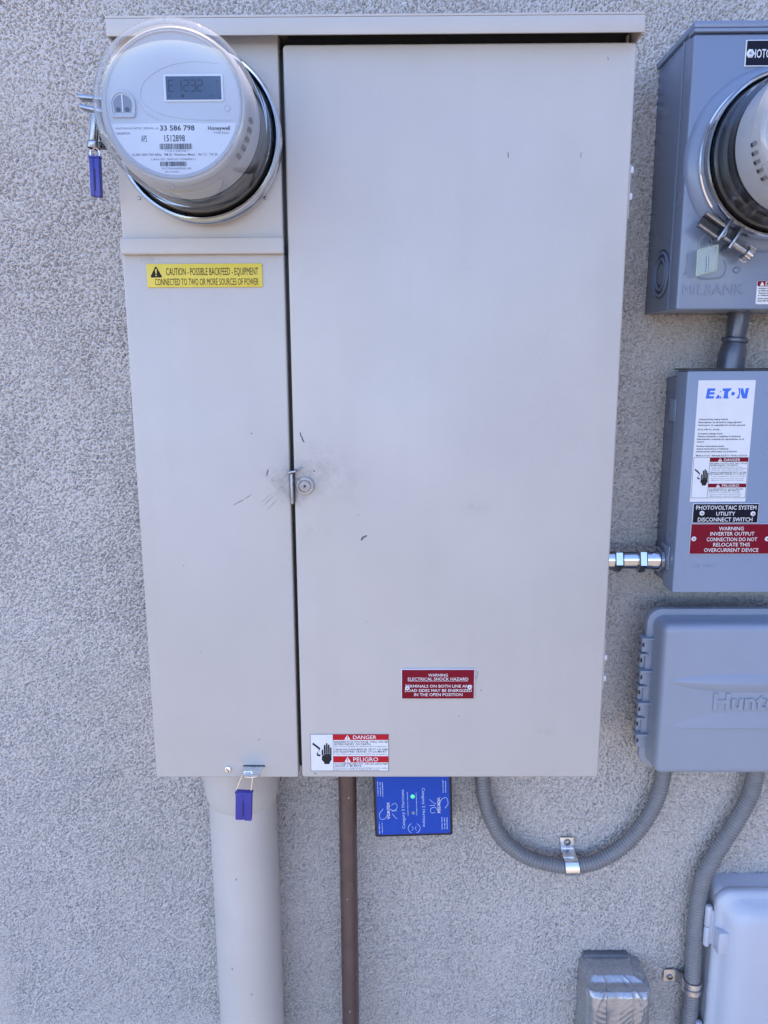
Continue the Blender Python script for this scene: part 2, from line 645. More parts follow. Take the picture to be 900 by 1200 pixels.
# the house wall: one stucco sheet with real pits where the photograph looks, coarser further out
def stucco_geo():
    h = 0.00125
    xa, xb, za, zb = -0.63, 0.64, 0.44, 2.02
    nx, nz = int((xb - xa) / h) + 1, int((zb - za) / h) + 1
    rs = np.random.RandomState(4)
    def band(l0, ang, stretch):
        w = rs.randn(nz, nx)
        fx = np.fft.fftfreq(nx, h)[None, :]
        fz = np.fft.fftfreq(nz, h)[:, None]
        c, s = math.cos(ang), math.sin(ang)
        u = (fx * c + fz * s) * stretch      # along the streak
        v = (-fx * s + fz * c)
        q = np.sqrt(u * u + v * v) * l0
        flt = q ** 1.2 * np.exp(-q * q)
        o = np.real(np.fft.ifft2(np.fft.fft2(w) * flt))
        return o / o.std()
    a = band(0.0026, R(-48), 1.7)
    b = band(0.0050, R(-35), 1.3)
    c = band(0.0016, R(-50), 1.15)
    low = band(0.16, 0, 1.0)
    patch = 0.95 + 0.12 * np.tanh(band(0.05, 0.6, 1.6)) + 0.08 * band(0.22, 0.3, 1.0)
    n = a * 0.68 + b * 0.28 + c * 0.8 + low * 0.08
    pit = np.clip(n - 0.85, 0, None)
    hgt = (-0.0058 * np.tanh(pit * 2.4) + 0.0003 * c) * np.clip(patch, 0.35, 1.4) + 0.0004 * a + 0.0005 * low + 0.0006 * np.clip(-n, 0, 1.5)
    # taper at the margins
    mx = np.clip(np.minimum(np.arange(nx), nx - 1 - np.arange(nx)) / 30.0, 0, 1)
    mz = np.clip(np.minimum(np.arange(nz), nz - 1 - np.arange(nz)) / 30.0, 0, 1)
    hgt = hgt * mx[None, :] * mz[:, None]
    gx = np.linspace(xa, xb, nx)
    gz = np.linspace(za, zb, nz)
    ex = np.concatenate([[-6, -3, -1.6, -1.1, -0.8], gx, [0.8, 1.1, 1.6, 3, 6]])
    ez = np.concatenate([[-0.05, 0.15, 0.3, 0.38], gz, [2.1, 2.2, 2.4, 2.6]])
    H = np.zeros((len(ez), len(ex)))
    H[4:4 + nz, 5:5 + nx] = hgt
    X, Z = np.meshgrid(ex, ez)
    co = np.stack([X, -H - 0.0005, Z], -1).reshape(-1, 3)
    NX, NZ = len(ex), len(ez)
    idx = np.arange(NX * NZ).reshape(NZ, NX)
    q = np.stack([idx[:-1, :-1], idx[:-1, 1:], idx[1:, 1:], idx[1:, :-1]], -1).reshape(-1, 4)
    return co, q

house = thing('house_wall', 'beige textured stucco house wall behind all the electrical boxes', 'wall', (0, 0, 0))
co, q = stucco_geo()
me = bpy.data.meshes.new('stucco_face')
me.vertices.add(len(co))
me.vertices.foreach_set('co', co.astype(np.float32).ravel())
me.loops.add(q.size)
me.loops.foreach_set('vertex_index', q.astype(np.int32).ravel())
me.polygons.add(len(q))
me.polygons.foreach_set('loop_start', (np.arange(len(q)) * 4).astype(np.int32))
me.update(calc_edges=True)
me.shade_smooth()
me.materials.append(M['stucco'])
o = bpy.data.objects.new('stucco_face', me)
col.objects.link(o)
o.parent = house
part('wall_core', box(-6, 6, 0.008, 7.0, -0.05, 2.6), M['stucco'], house, smooth=0)
# unseen wall added on the right to block light; more comes from the left
part('added_side_wall', box(2.0, 6.0, -4.2, -0.003, -0.05, 2.6), M['stucco'], house, smooth=0)
part('parapet_cap', box(-6.05, 6.05, -0.02, 7.05, 2.602, 2.66, 0.01), M['stucco'], house, smooth=0)

# ================================================================== MAIN PANEL
P0 = (-0.0175, 0.0, 0.98)
panel = thing('electrical_panel', 'large beige-grey steel electrical service panel with tall door, under a rain cap', 'electrical panel', P0)
part('enclosure', join(box(-0.2975, 0.2595, -0.0, -0.105, 0.9835, 1.846, 0.001), box(-0.2975, -0.2955, -0.1055, -0.1325, 0.9835, 1.846), box(0.2575, 0.2595, -0.1055, -0.1360, 0.9835, 1.846), box(-0.2950, 0.2570, -0.1055, -0.1325, 0.9835, 0.9855)), M['paint'], panel)
part('meter_cover', slab(-0.2990, -0.1186, 1.630, 1.848, -0.132, -0.150, 0.002, 0.0016), M['paint'], panel)
part('cover_flange', slab(-0.2993, -0.1176, 1.6195, 1.6370, -0.1505, -0.1585, 0.0015, 0.0016), M['paint'], panel)
part('utility_cover', slab(-0.3006, -0.1184, 0.9790, 1.6215, -0.132, -0.1502, 0.002, 0.0018), M['paint'], panel)
part('door', slab(-0.1131, 0.2635, 0.9812, 1.8326, -0.136, -0.154, 0.004, 0.0024), M['paint'], panel)
part('gap_shade_strip', box(-0.1210, -0.1105, -0.1060, -0.1300, 0.985, 1.833), M['black'], panel, smooth=0)  # black strip paints the shade inside the gap beside the door
part('top_shade_strip', box(-0.110, 0.2600, -0.1065, -0.1300, 1.8345, 1.8500), M['black'], panel, smooth=0)  # black strip gives the gap under the cap its shade by colour
cap_g = join(box(-0.2945, 0.2650, 0.0, -0.172, 1.8520, 1.8545, 0.0008),
             box(-0.2945, 0.2650, -0.1697, -0.172, 1.8352, 1.8518, 0.0006),
             box(-0.2945, -0.2922, 0.0, -0.1695, 1.8352, 1.8518),
             box(0.2627, 0.2650, 0.0, -0.1695, 1.8345, 1.8518))
part('rain_cap', cap_g, M['paint'], panel)
# collar pressed out of the meter cover round the socket
part('socket_collar', lathe([(0.0835, 0.004), (0.0835, -0.004), (0.081, -0.0065), (0.080, -0.016), (0.070, -0.016)], (-0.2025, -0.1505, 1.7375), 64), M['paint'], panel)
# latch
lat = part('latch', join(
    lathe([(0.0108, 0.002), (0.0108, -0.0028), (0.0098, -0.0042), (0.0078, -0.0046), (0.0072, -0.0030), (0.0066, -0.0030), (0.0062, -0.0052), (0.0050, -0.0058), (0.0016, -0.0058), (0.0013, -0.004), (1e-5, -0.004)], (-0.1003, -0.154, 1.3578), 40),
), M['paint'], panel)
part('key_hole', lathe([(0.0013, -0.0062), (1e-5, -0.0063)], (-0.1003, -0.154, 1.3578), 14), M['dark'], lat)
part('latch_handle', join(
    slab(-0.1172, -0.1133, 1.3365, 1.3735, -0.130, -0.162, 0.0019, 0.0014, n=4),
    rot_at(box(-0.1185, -0.1095, -0.150, -0.163, 1.3738, 1.3765, 0.0008), (-0.114, -0.155, 1.375), 'Y', -0.25),
    rot_at(box(-0.1115, -0.1028, -0.1535, -0.1562, 1.3772, 1.3784, 0.0004), (-0.108, -0.155, 1.378), 'Y', -0.28)), M['dull_steel'], panel, label='worn steel pull handle standing in the gap beside the latch')
# screws
screw(-0.2081, -0.1500, 0.9908, 0.0044, 'zinc', panel)
screw(-0.2772, -0.1500, 1.6800, 0.0019, 'dull_steel', panel, slot=False)
screw(-0.1372, -0.1500, 1.6795, 0.0019, 'dull_steel', panel, slot=False)
# sealing tab sticking out of its slot near the bottom of the utility cover
part('tab_slot', box(-0.1885, -0.1608, -0.149, -0.1507, 0.9940, 0.9962), M['dark'], panel, smooth=0)
tp = [(-0.1872, -0.145), (-0.1630, -0.145), (-0.1630, -0.1680)] + [(-0.1751 + 0.0121 * math.cos(R(a)), -0.1680 - 0.0095 * math.sin(R(a))) for a in range(10, 171, 10)] + [(-0.1872, -0.1680)]
part('sealing_tab', loft([[(x, y, 0.9940) for x, y in tp], [(x, y, 0.9952) for x, y in tp]]), M['zinc'], panel)
# hinges along the right edge
for z0, z1, kn in ((1.655, 1.712, (1.7072, 1.6795)), (1.099, 1.166, (1.1390, 1.1118))):
    h = part('hinge', box(0.2600, 0.2655, -0.118, -0.150, z0, z1, 0.0008), M['paint'], panel)
    for z in kn:
        part('hinge_knuckle', lathe([(1e-5, -0.0034), (0.0028, -0.0034), (0.0034, -0.0024), (0.0034, 0.0024), (0.0028, 0.0034), (1e-5, 0.0034)], (0.2665, -0.1440, z), 14, axis='z'), M['white'], h)
# paint chips and scratches: small real marks lying on the paint
def chip(x0, x1, z0, z1, y, wdt):
    d = Vector((x1 - x0, z1 - z0))
    n = Vector((-d.y, d.x)).normalized()
    k = 6
    L_, R_ = [], []
    for i in range(k + 1):
        t = i / k
        w = wdt * (0.25 + 0.75 * math.sin(math.pi * (0.12 + 0.76 * t))) * random.uniform(0.6, 1.1)
        p = Vector((x0, z0)) + d * t + n * random.uniform(-wdt, wdt) * 0.25
        L_.append(tuple(p + n * w / 2)); R_.append(tuple(p - n * w / 2))
    return poly(R_ + L_[::-1], y, 0.0006)
chips = [(0.1294, 0.1301, 1.7245, 1.7185, -0.1543, 0.0011), (0.2087, 0.2085, 1.7235, 1.7180, -0.1543, 0.0007),
         (-0.1050, -0.1005, 1.4205, 1.4085, -0.1543, 0.0022), (-0.0352, -0.0285, 1.2915, 1.2978, -0.1543, 0.0030),
         (-0.1868, -0.1745, 1.3340, 1.3405, -0.1505, 0.0007), (-0.1730, -0.1650, 1.3412, 1.3468, -0.1505, 0.0006),
         (-0.1462, -0.1440, 1.3690, 1.3770, -0.1505, 0.0016), (-0.1630, -0.1615, 1.4195, 1.4190, -0.1505, 0.0016),
         (-0.1510, -0.1385, 1.3330, 1.3455, -0.1505, 0.0004), (-0.1480, -0.1330, 1.3270, 1.3420, -0.1505, 0.00035),
         (-0.1530, -0.1420, 1.3370, 1.3470, -0.1505, 0.0003), (-0.0905, -0.0885, 1.3760, 1.3745, -0.1543, 0.0016),
         (-0.0385, -0.0378, 1.3225, 1.3218, -0.1543, 0.0012), (0.1120, 0.1125, 1.1000, 1.0990, -0.1543, 0.0014),
         (0.0855, 0.0862, 1.0655, 1.0650, -0.1543, 0.0012), (0.1085, 0.1058, 1.1230, 1.1145, -0.1543, 0.0005),
         (0.1060, 0.1085, 1.1238, 1.1236, -0.1543, 0.0005), (0.2330, 0.2334, 1.8180, 1.8150, -0.1543, 0.0006),
         (0.0900, 0.0903, 1.6050, 1.6045, -0.1543, 0.0010), (0.1600, 0.1606, 1.5100, 1.5098, -0.1543, 0.0008),
         (-0.0300, -0.0296, 1.1900, 1.1893, -0.1543, 0.0010), (-0.2350, -0.2346, 1.1500, 1.1490, -0.1505, 0.0009),
         (-0.1680, -0.1660, 1.0300, 1.0330, -0.1505, 0.0008), (-0.2510, -0.2500, 1.2600, 1.2588, -0.1505, 0.0008),
         (-0.0980, -0.0945, 0.9865, 0.9868, -0.1543, 0.0012)]
for c in chips:
    part('paint_chip', chip(*c), M['scratch'], panel, smooth=0)

def tri(x0, x1, z0, z1, y):
    xm, w, h = (x0 + x1) / 2, x1 - x0, z1 - z0
    pts = []
    for (px, pz) in ((x0, z0), (x1, z0), (xm, z1)):
        pts.append((px, pz))
    # blunt the corners
    q = []
    for i in range(3):
        a, b, c = Vector(pts[i - 1]), Vector(pts[i]), Vector(pts[(i + 1) % 3])
        q += [tuple(b.lerp(a, 0.1)), tuple(b.lerp(c, 0.1))]
    return poly(q, y, 0.0002)

def bang(x0, x1, z0, z1, y):
    xm, w, h = (x0 + x1) / 2, x1 - x0, z1 - z0
    return join(poly([(xm - w * 0.035, z0 + h * 0.30), (xm + w * 0.035, z0 + h * 0.30), (xm + w * 0.07, z0 + h * 0.70), (xm - w * 0.07, z0 + h * 0.70)], y, 0.0002),
                rectp(xm - w * 0.05, xm + w * 0.05, z0 + h * 0.12, z0 + h * 0.23, y, 0.0002))

# yellow caution placard
yl = part('caution_placard', slab(-0.2731, -0.1432, 1.5845, 1.6100, -0.150, -0.1522, 0.0006, 0.0004, n=2, seg=2), M['yellow'], panel, label='yellow caution placard about possible backfeed')
yy = -0.1524
part('print', tri(-0.2697, -0.2555, 1.5952, 1.6080, yy), M['ink'], yl, smooth=0)
part('print', bang(-0.2697, -0.2555, 1.5952, 1.6080, yy - 0.0003), M['yellow'], yl, smooth=0)
part('lettering', join(text('CAUTION - POSSIBLE BACKFEED - EQUIPMENT', -0.2513, -0.1475, 1.5975, 1.6053, yy, 0.0),
                       text('CONNECTED TO TWO OR MORE SOURCES OF POWER', -0.2645, -0.1474, 1.5866, 1.5939, yy, 0.0)), M['ink'], yl, smooth=0)

# red warning placard with rivets
rp_ = part('warning_placard', slab(0.0132, 0.1040, 1.0890, 1.1283, -0.1541, -0.1562, 0.0005, 0.0004, n=2, seg=2), M['white'], panel, label='small dark red electrical shock warning placard')
part('print', rectp(0.0140, 0.1032, 1.0897, 1.1275, -0.1566), M['maroon'], rp_, smooth=0)
yy = -0.1568
part('lettering', join(text('WARNING', 0.0465, 0.0707, 1.1190, 1.1225, yy, 0.006),
                       text('ELECTRICAL SHOCK HAZARD', 0.0214, 0.0961, 1.1137, 1.1175, yy, 0.006),
                       rectp(0.0214, 0.0961, 1.1126, 1.1129, yy, 0.0002),
                       text('TERMINALS ON BOTH LINE AND', 0.0179, 0.1010, 1.1044, 1.1080, yy, 0.006),
                       text('LOAD SIDES MAY BE ENERGIZED', 0.0179, 0.1008, 1.0987, 1.1023, yy, 0.006),
                       text('IN THE OPEN POSITION', 0.0291, 0.0891, 1.0931, 1.0969, yy, 0.006)), M['white_ink'], rp_, smooth=0)
rivet(0.0207, -0.1567, 1.1038, 0.0028, rp_)
rivet(0.0979, -0.1567, 1.1050, 0.0028, rp_)

# hand with a shock wire, drawn as outlines in a unit box
def hand_print(x0, x1, z0, z1, y, thick=0.09):
    def T(p):
        return (x0 + p[0] * (x1 - x0), z0 + p[1] * (z1 - z0))
    gs = []
    palm = [(0.50, 0.40), (0.49, 0.22), (0.60, 0.10), (0.62, 0.02), (0.86, 0.02), (0.90, 0.12), (0.98, 0.24), (0.97, 0.40)]
    gs.append(poly([T(p) for p in palm], y, 0.0002))
    for fx0, fx1, b, t in ((0.49, 0.57, 0.44, 0.70), (0.60, 0.69, 0.46, 0.92), (0.71, 0.79, 0.46, 1.0), (0.81, 0.89, 0.46, 0.93), (0.91, 0.98, 0.44, 0.80)):
        m = (fx0 + fx1) / 2
        gs.append(poly([T(p) for p in ((fx0, b), (fx1, b), (fx1, t - 0.05), (m + 0.015, t), (m - 0.015, t), (fx0, t - 0.05))], y, 0.0002))
    gs.append(poly([T(p) for p in ((0.49, 0.50), (0.55, 0.405), (0.96, 0.405), (0.98, 0.46), (0.72, 0.48), (0.60, 0.44))], y, 0.0002))
    w = [(0.05, 0.98), (0.25, 0.84), (0.40, 0.72), (0.36, 0.62), (0.26, 0.52), (0.30, 0.44), (0.42, 0.42)]
    k = 0.035
    up = [(a + k * 0.7, b + k) for a, b in w]
    dn = [(a - k * 0.7, b - k) for a, b in w]
    for i in range(len(w) - 1):
        gs.append(poly([T(dn[i]), T(dn[i + 1]), T(up[i + 1]), T(up[i])], y - 0.00003 * i, 0.0002))
    return join(*gs)

def danger_sheet(parent_thing, x0, x1, z0, z1, y, split, bar1, bar2, rows, hand, redm, name, label, border=True, base=True):
    """white sheet with two red bars, a hand pictogram and rows of small print"""
    if base:
        lb = part(name, slab(x0, x1, z0, z1, y + 0.0009, y, 0.0006, 0.0002, n=2, seg=1), M['white'], parent_thing, label=label)
    else:
        lb = base_label[0]
    yp = y - 0.0002
    for b in (bar1, bar2):
        part('colour_bar', rectp(split, x1 - 0.0004, b[0], b[1], yp, 0.0002), M[redm], lb, smooth=0)
    w = x1 - split
    for (b, word, frac) in ((bar1, 'DANGER', 0.42), (bar2, 'PELIGRO', 0.45)):
        h = b[1] - b[0]
        tx0 = split + w * 0.36
        part('lettering', text(word, tx0, tx0 + w * frac, b[0] + h * 0.18, b[1] - h * 0.18, yp - 0.0002, 0.008), M['white_ink'], lb, smooth=0)
        part('warning_triangle', tri(tx0 - w * 0.16, tx0 - w * 0.045, b[0] + h * 0.07, b[1] - h * 0.07, yp - 0.0002), M['white_ink'], lb, smooth=0)
        part('exclamation_mark', bang(tx0 - w * 0.16, tx0 - w * 0.045, b[0] + h * 0.07, b[1] - h * 0.07, yp - 0.0005), M[redm], lb, smooth=0)
    gs = []
    for (s, rx0, rx1, rz0, rz1, bold) in rows:
        gs.append(text(s, rx0, rx1, rz0, rz1, yp, bold, res=1))
    part('lettering', join(*gs), M['ink'], lb, smooth=0)
    hp = [hand_print(*hand, yp)]
    t = 0.00035
    if border:
        hp += [rectp(x0, x1, z0, z0 + t, yp - 0.00005, 0.0002), rectp(x0, x1, z1 - t, z1, yp - 0.00005, 0.0002),
               rectp(x0, x0 + t, z0 + t, z1 - t, yp, 0.0002), rectp(x1 - t, x1, z0 + t, z1 - t, yp, 0.0002), rectp(split - t, split, z0 + t, z1 - t, yp - 0.00002, 0.0002)]
    part('print', join(*hp), M['ink'], lb, smooth=0)
    return lb

dx0, dx1, ds = -0.1017, -0.0028, -0.0727
rows = [('HAZARDOUS VOLTAGE. WILL CAUSE', ds + 0.001, dx1 - 0.001, 1.0293, 1.0318, 0.006),
        ('SEVERE INJURY OR DEATH.', ds + 0.001, dx1 - 0.022, 1.0262, 1.0286, 0.006),
        ('Turn off power supplying this equipment before working inside.', ds + 0.001, dx1 - 0.002, 1.0237, 1.0251, 0.004),
        ('TENSION DANGEREUSE. PEUT CAUSER', ds + 0.001, dx1 - 0.001, 1.0190, 1.0214, 0.006),
        ('DES BLESSURES GRAVES OU LA MORT.', ds + 0.001, dx1 - 0.002, 1.0159, 1.0183, 0.006),
        ('Couper l\u2019alimentation avant de travailler sur cet appareil.', ds + 0.001, dx1 - 0.002, 1.0132, 1.0146, 0.004),
        ('VOLTAJE PELIGROSO. CAUSA LESIONES', ds + 0.001, dx1 - 0.001, 0.9993, 1.0015, 0.006),
        ('GRAVES O MUERTE.', ds + 0.001, dx1 - 0.034, 0.9964, 0.9986, 0.006),
        ('Desconecte la energ\u00eda antes de trabajar en este equipo.', ds + 0.001, dx1 - 0.001, 0.9940, 0.9955, 0.004),
        ('Cubra todo antes de volver a conectar.', ds + 0.001, dx1 - 0.012, 0.9917, 0.9931, 0.004)]
danger_sheet(panel, dx0, dx1, 0.9905, 1.0410, -0.1546, ds, (1.0331, 1.0407), (1.0024, 1.0109), rows, (-0.1000, -0.0745, 0.9995, 1.0290), 'red', 'danger_label', 'red and white two-language danger label with a hand pictogram')

# ================================================================== ELECTRIC METERS
def make_meter(c, label, group, yb, printed):
    """c = (x, z) of the axis; yb = y of the sheet metal it is plugged into; built towards -y"""
    cx, cz = c
    t = thing('electric_meter', label, 'meter', (cx, yb, cz), group)
    C = (cx, yb, cz)
    rr = part('sealing_ring', lathe([(0.0805, -0.006), (0.0855, -0.006), (0.0875, -0.0085), (0.0875, -0.0125), (0.0862, -0.0140), (0.0862, -0.0225), (0.0875, -0.0240), (0.0875, -0.0285), (0.0858, -0.0312), (0.0838, -0.0308), (0.0822, -0.0285), (0.0815, -0.02)], C, 96), M['chrome'], t)
    part('meter_base', lathe([(0.0800, -0.010), (0.0800, -0.034), (0.0770, -0.036), (0.0770, -0.050), (0.0735, -0.052), (0.0735, -0.066), (1e-5, -0.066)], C, 72), M['black'], t)
    ins = part('meter_body', lathe([(0.0730, -0.070), (0.0726, -0.098), (0.0712, -0.102), (0.0696, -0.116), (0.0670, -0.1195), (0.0645, -0.1200)], C, 72), M['meter_grey'], t)
    # vent slots in the side of the inner body
    for base in (-22, 202):
        for k in range(5):
            a = R(base + (k - 2) * 7.0)
            g = box(0.0675, 0.0725, -0.1035, -0.1125, -0.0018, 0.0018)
            part('vent_slot', xf(g, Matrix.Translation(C) @ Matrix.Rotation(-a, 4, 'Y')), M['dark'], ins, smooth=0)
    for aa in (-62, -118):
        part('drain_notch', xf(lathe([(1e-5, 0.0724), (0.0055, 0.0722), (0.0055, 0.0650)], (0, 0, 0), 16, axis='x'), Matrix.Translation((cx, yb - 0.088, cz)) @ Matrix.Rotation(-R(aa), 4, 'Y')), M['dark'], ins)
    # clear cover
    gp = [(0.0812, -0.024), (0.0812, -0.030), (0.0790, -0.033), (0.0782, -0.060), (0.0768, -0.095), (0.0760, -0.115), (0.0752, -0.1215), (0.0735, -0.1265), (0.0705, -0.1292), (0.0670, -0.1300), (0.0660, -0.1290), (0.0650, -0.1284), (0.030, -0.1284), (1e-5, -0.1284)]
    gl = part('clear_cover', join(lathe(gp[:6], C, 96), lathe(gp[10:], C, 96)), M['clear'], t, smooth=50)
    part('cover_rim', lathe(gp[5:11], C, 96), M['cover_rim'], gl, smooth=50)
    for a in (92, 152, 28, 206, 332, 268):
        g = box(0.0705, 0.0757, -0.1225, -0.1292, -0.0009, 0.0009, 0.0006)
        part('cover_nub', xf(g, Matrix.Translation(C) @ Matrix.Rotation(-R(a), 4, 'Y')), M['clear'], gl)
    # faceplate
    fy = -0.1215
    Y = yb + fy
    fp = part('faceplate', lathe([(0.0645, -0.119), (0.0645, fy - 0.0006), (0.0632, fy - 0.0012), (0.0624, fy - 0.0004), (0.0620, fy), (1e-5, fy)], C, 72), M['face'], t)
    # raised sweep lines
    def arc(pts, r=0.00035):
        return tube(spline([(cx + a, Y - 0.0001, cz + b) for a, b in pts], 0.0015), r, 6)
    part('face_ridge', join(
        arc([(0.045, 0.0355), (0.020, 0.0375), (-0.005, 0.033), (-0.024, 0.022), (-0.030, 0.010), (-0.026, 0.001), (-0.010, -0.008), (0.020, -0.0125), (0.055, -0.0130)]),
        arc([(-0.032, 0.004), (-0.026, -0.006), (-0.012, -0.0135)])), M['face'], fp)
    # display
    bz = part('display_bezel', slab(cx - 0.0078, cx + 0.0482, cz + 0.0028, cz + 0.0268, Y + 0.001, Y - 0.0012, 0.0014, 0.0006, n=4), M['meter_white'], t)
    part('lcd_screen', rectp(cx - 0.0054, cx + 0.0461, cz + 0.0045, cz + 0.0246, Y - 0.0014, 0.0004), M['lcd'], bz, smooth=0)
    # optical port
    pt = [(-0.0585, -0.0075), (-0.0565, -0.0108), (-0.0370, -0.0108), (-0.0350, -0.0075), (-0.0347, 0.001)] + [(-0.0469 + 0.0122 * math.cos(R(a)), 0.001 + 0.0120 * math.sin(R(a))) for a in range(15, 166, 15)] + [(-0.0591, 0.001)]
    pts = [(cx + a, cz + b) for a, b in pt]
    mid = Vector((cx - 0.0469, cz + 0.001))
    s = []
    for k, dy in ((1.0, 0.001), (1.0, -0.0016), (0.95, -0.0024), (0.84, -0.0024), (0.80, -0.0012)):
        s.append([(mid.x + (x - mid.x) * k, Y + dy, mid.y + (z - mid.y) * k) for x, z in pts])
    op = part('optical_port', loft(s), M['face'], t)
    win = [(-0.0545, -0.0062), (-0.0393, -0.0062), (-0.0383, 0.001)] + [(-0.0469 + 0.0086 * math.cos(R(a)), 0.001 + 0.0080 * math.sin(R(a))) for a in range(15, 166, 15)] + [(-0.0555, 0.001)]
    part('port_window', poly([(cx + a, cz + b) for a, b in win], Y - 0.0016, 0.0006), M['port_grey'], op, smooth=0)
    part('port_eye', join(*[lathe([(0.0021, 0.0004), (0.0021, -0.0004), (1e-5, -0.0004)], (cx - 0.0469 + d, Y - 0.0016, cz - 0.0038), 16) for d in (-0.0042, 0.0042)]), M['window'], op)
    part('port_divider', rectp(cx - 0.0474, cx - 0.0464, cz - 0.0062, cz + 0.0090, Y - 0.0021, 0.0005), M['white'], op, smooth=0)
    part('push_button', lathe([(0.0030, 0.0003), (0.0030, -0.0005), (0.0026, -0.0007), (0.0023, -0.0003), (1e-5, -0.0003)], (cx + 0.0507, Y, cz - 0.0028), 24), M['face'], t)
    # white lower label: a segment of the disc
    rl, zt = 0.0612, -0.0156
    a0 = math.asin(zt / rl)
    seg = [(cx + rl * math.cos(a), cz + rl * math.sin(a)) for a in np.linspace(math.pi - a0, 2 * math.pi + a0, 60)]
    lb = part('meter_label', poly(seg, Y - 0.0004, 0.0005), M['meter_white'], t, smooth=0)
    if printed:
        yp = Y - 0.0006
        X = lambda L: (cx + L[0], cx + L[1], cz + L[2], cz + L[3])
        part('lettering', join(
            text('33 586 798', *X((-0.0132, 0.0194, -0.0220, -0.0176)), yp, 0.02),
            text('Honeywell', *X((0.0320, 0.0528, -0.0218, -0.0184)), yp, 0.018),
            text('1512898', *X((-0.0097, 0.0098, -0.0315, -0.0260)), yp, 0.01),
            text('APS', *X((-0.0317, -0.0262, -0.0319, -0.0262)), yp, 0.0),
            barcode(*X((-0.0144, 0.0161, -0.0385, -0.0335)), yp, 3),
            barcode(*X((-0.0149, 0.0100, -0.0535, -0.0494)), yp, 5)), M['ink'], lb, smooth=0)
        part('lettering', join(
            text('TYPE R2SD', *X((0.0368, 0.0518, -0.0253, -0.0234)), yp),
            text('SERIAL #', *X((-0.0290, -0.0150, -0.0207, -0.0190)), yp),
            text('WATTHOUR METER', *X((-0.0552, -0.0305, -0.0207, -0.0191)), yp),
            text('DESCRIPTION', *X((-0.0545, -0.0421, -0.0252, -0.0235)), yp, 0.01),
            text('*1512898*', *X((-0.0102, 0.0126, -0.0407, -0.0392)), yp),
            text('CL200 240V 3W 60Hz   FM 2S  Watthour Meter   Kh 7.2   TA 30', *X((-0.0413, 0.0399, -0.0442, -0.0421)), yp, 0.008),
            text('LAN ID: 000-0110068411', *X((-0.0231, 0.0192, -0.0482, -0.0464)), yp),
            text('SVCWAA0000A-08', *X((-0.0137, 0.0141, -0.0564, -0.0546)), yp),
            text('04-9-2020', *X((-0.0108, 0.0024, -0.0591, -0.0577)), yp)), M['grey_ink'], lb, smooth=0)
        # seven-segment reading E 1232
        SEG = {'E': 'adefg', '1': 'bc', '2': 'abged', '3': 'abgcd'}
        gs = []
        xs = [-0.0030, 0.0042, 0.0112, 0.0176, 0.0240]
        for ch, xx in zip('E1232', xs):
            w, z0, z1, k = 0.0046, 0.0118, 0.0212, 0.0006
            zm = (z0 + z1) / 2
            D = {'a': (xx, xx + w, z1 - k, z1 + k), 'd': (xx, xx + w, z0 - k, z0 + k), 'g': (xx, xx + w, zm - k, zm + k),
                 'b': (xx + w - k, xx + w + k, zm, z1), 'c': (xx + w - k, xx + w + k, z0, zm), 'f': (xx - k, xx + k, zm, z1), 'e': (xx - k, xx + k, z0, zm)}
            for sname in SEG[ch]:
                L = D[sname]
                gs.append(rectp(cx + L[0] + 0.0003, cx + L[1] - 0.0003 if L[1] - L[0] > 0.003 else cx + L[1], cz + L[2] + 0.0002, cz + L[3] - 0.0002, Y - 0.0016, 0.0001))
        gs.append(text('Tr', *X((0.0410, 0.0445, 0.0185, 0.0212)), Y - 0.0016))
        gs.append(rectp(*X((-0.0030, -0.0020, 0.0068, 0.0085)), Y - 0.0016, 0.0001))
        gs.append(rectp(*X((0.0085, 0.0112, 0.0065, 0.0088)), Y - 0.0016, 0.0001))
        gs.append(rectp(*X((0.0362, 0.0368, 0.0060, 0.0090)), Y - 0.0016, 0.0001))
        part('display_digits', join(*gs), M['lcd_ink'], bz, smooth=0)
    return t, rr

m1, ring1 = make_meter((-0.2025, 1.7375), 'round glass-covered electric meter with lit-grey readout on the large beige panel', 'round electric meters', -0.1505, True)
m2, ring2 = make_meter((0.4330, 1.7215), 'round electric meter cut off by the right edge, on the grey meter socket', 'round electric meters', -0.1205, False)

# clamp of the left ring: two ears and a lock barrel at its left side
for z0, z1, tilt in ((1.7715, 1.7755, 0.10), (1.7590, 1.7630, 0.22)):
    part('clamp_ear', rot_at(box(-0.3270, -0.2830, -0.1660, -0.1790, z0, z1, 0.0008), (-0.300, -0.17, z0), 'Y', tilt), M['dull_steel'], m1)
part('lock_barrel', join(rot_at(lathe([(1e-5, 0.0), (0.0040, 0.0), (0.0046, 0.002), (0.0046, 0.027), (1e-5, 0.028)], (-0.3150, -0.174, 1.7325), 18, axis='z'), (-0.315, -0.174, 1.7325), 'Y', 0.16),
                         rot_at(lathe([(0.0066, 0.0), (0.0072, 0.001)] + [(0.0072, 0.006), (0.0060, 0.0075), (0.004, 0.0076)], (-0.3140, -0.174, 1.7250), 18, axis='z'), (-0.314, -0.174, 1.73), 'Y', 0.16)), M['dull_steel'], m1)
part('clamp_bolt', tube([(-0.3065, -0.170, 1.772), (-0.3060, -0.170, 1.745), (-0.3058, -0.170, 1.726)], 0.0036, 12), M['black'], m1)

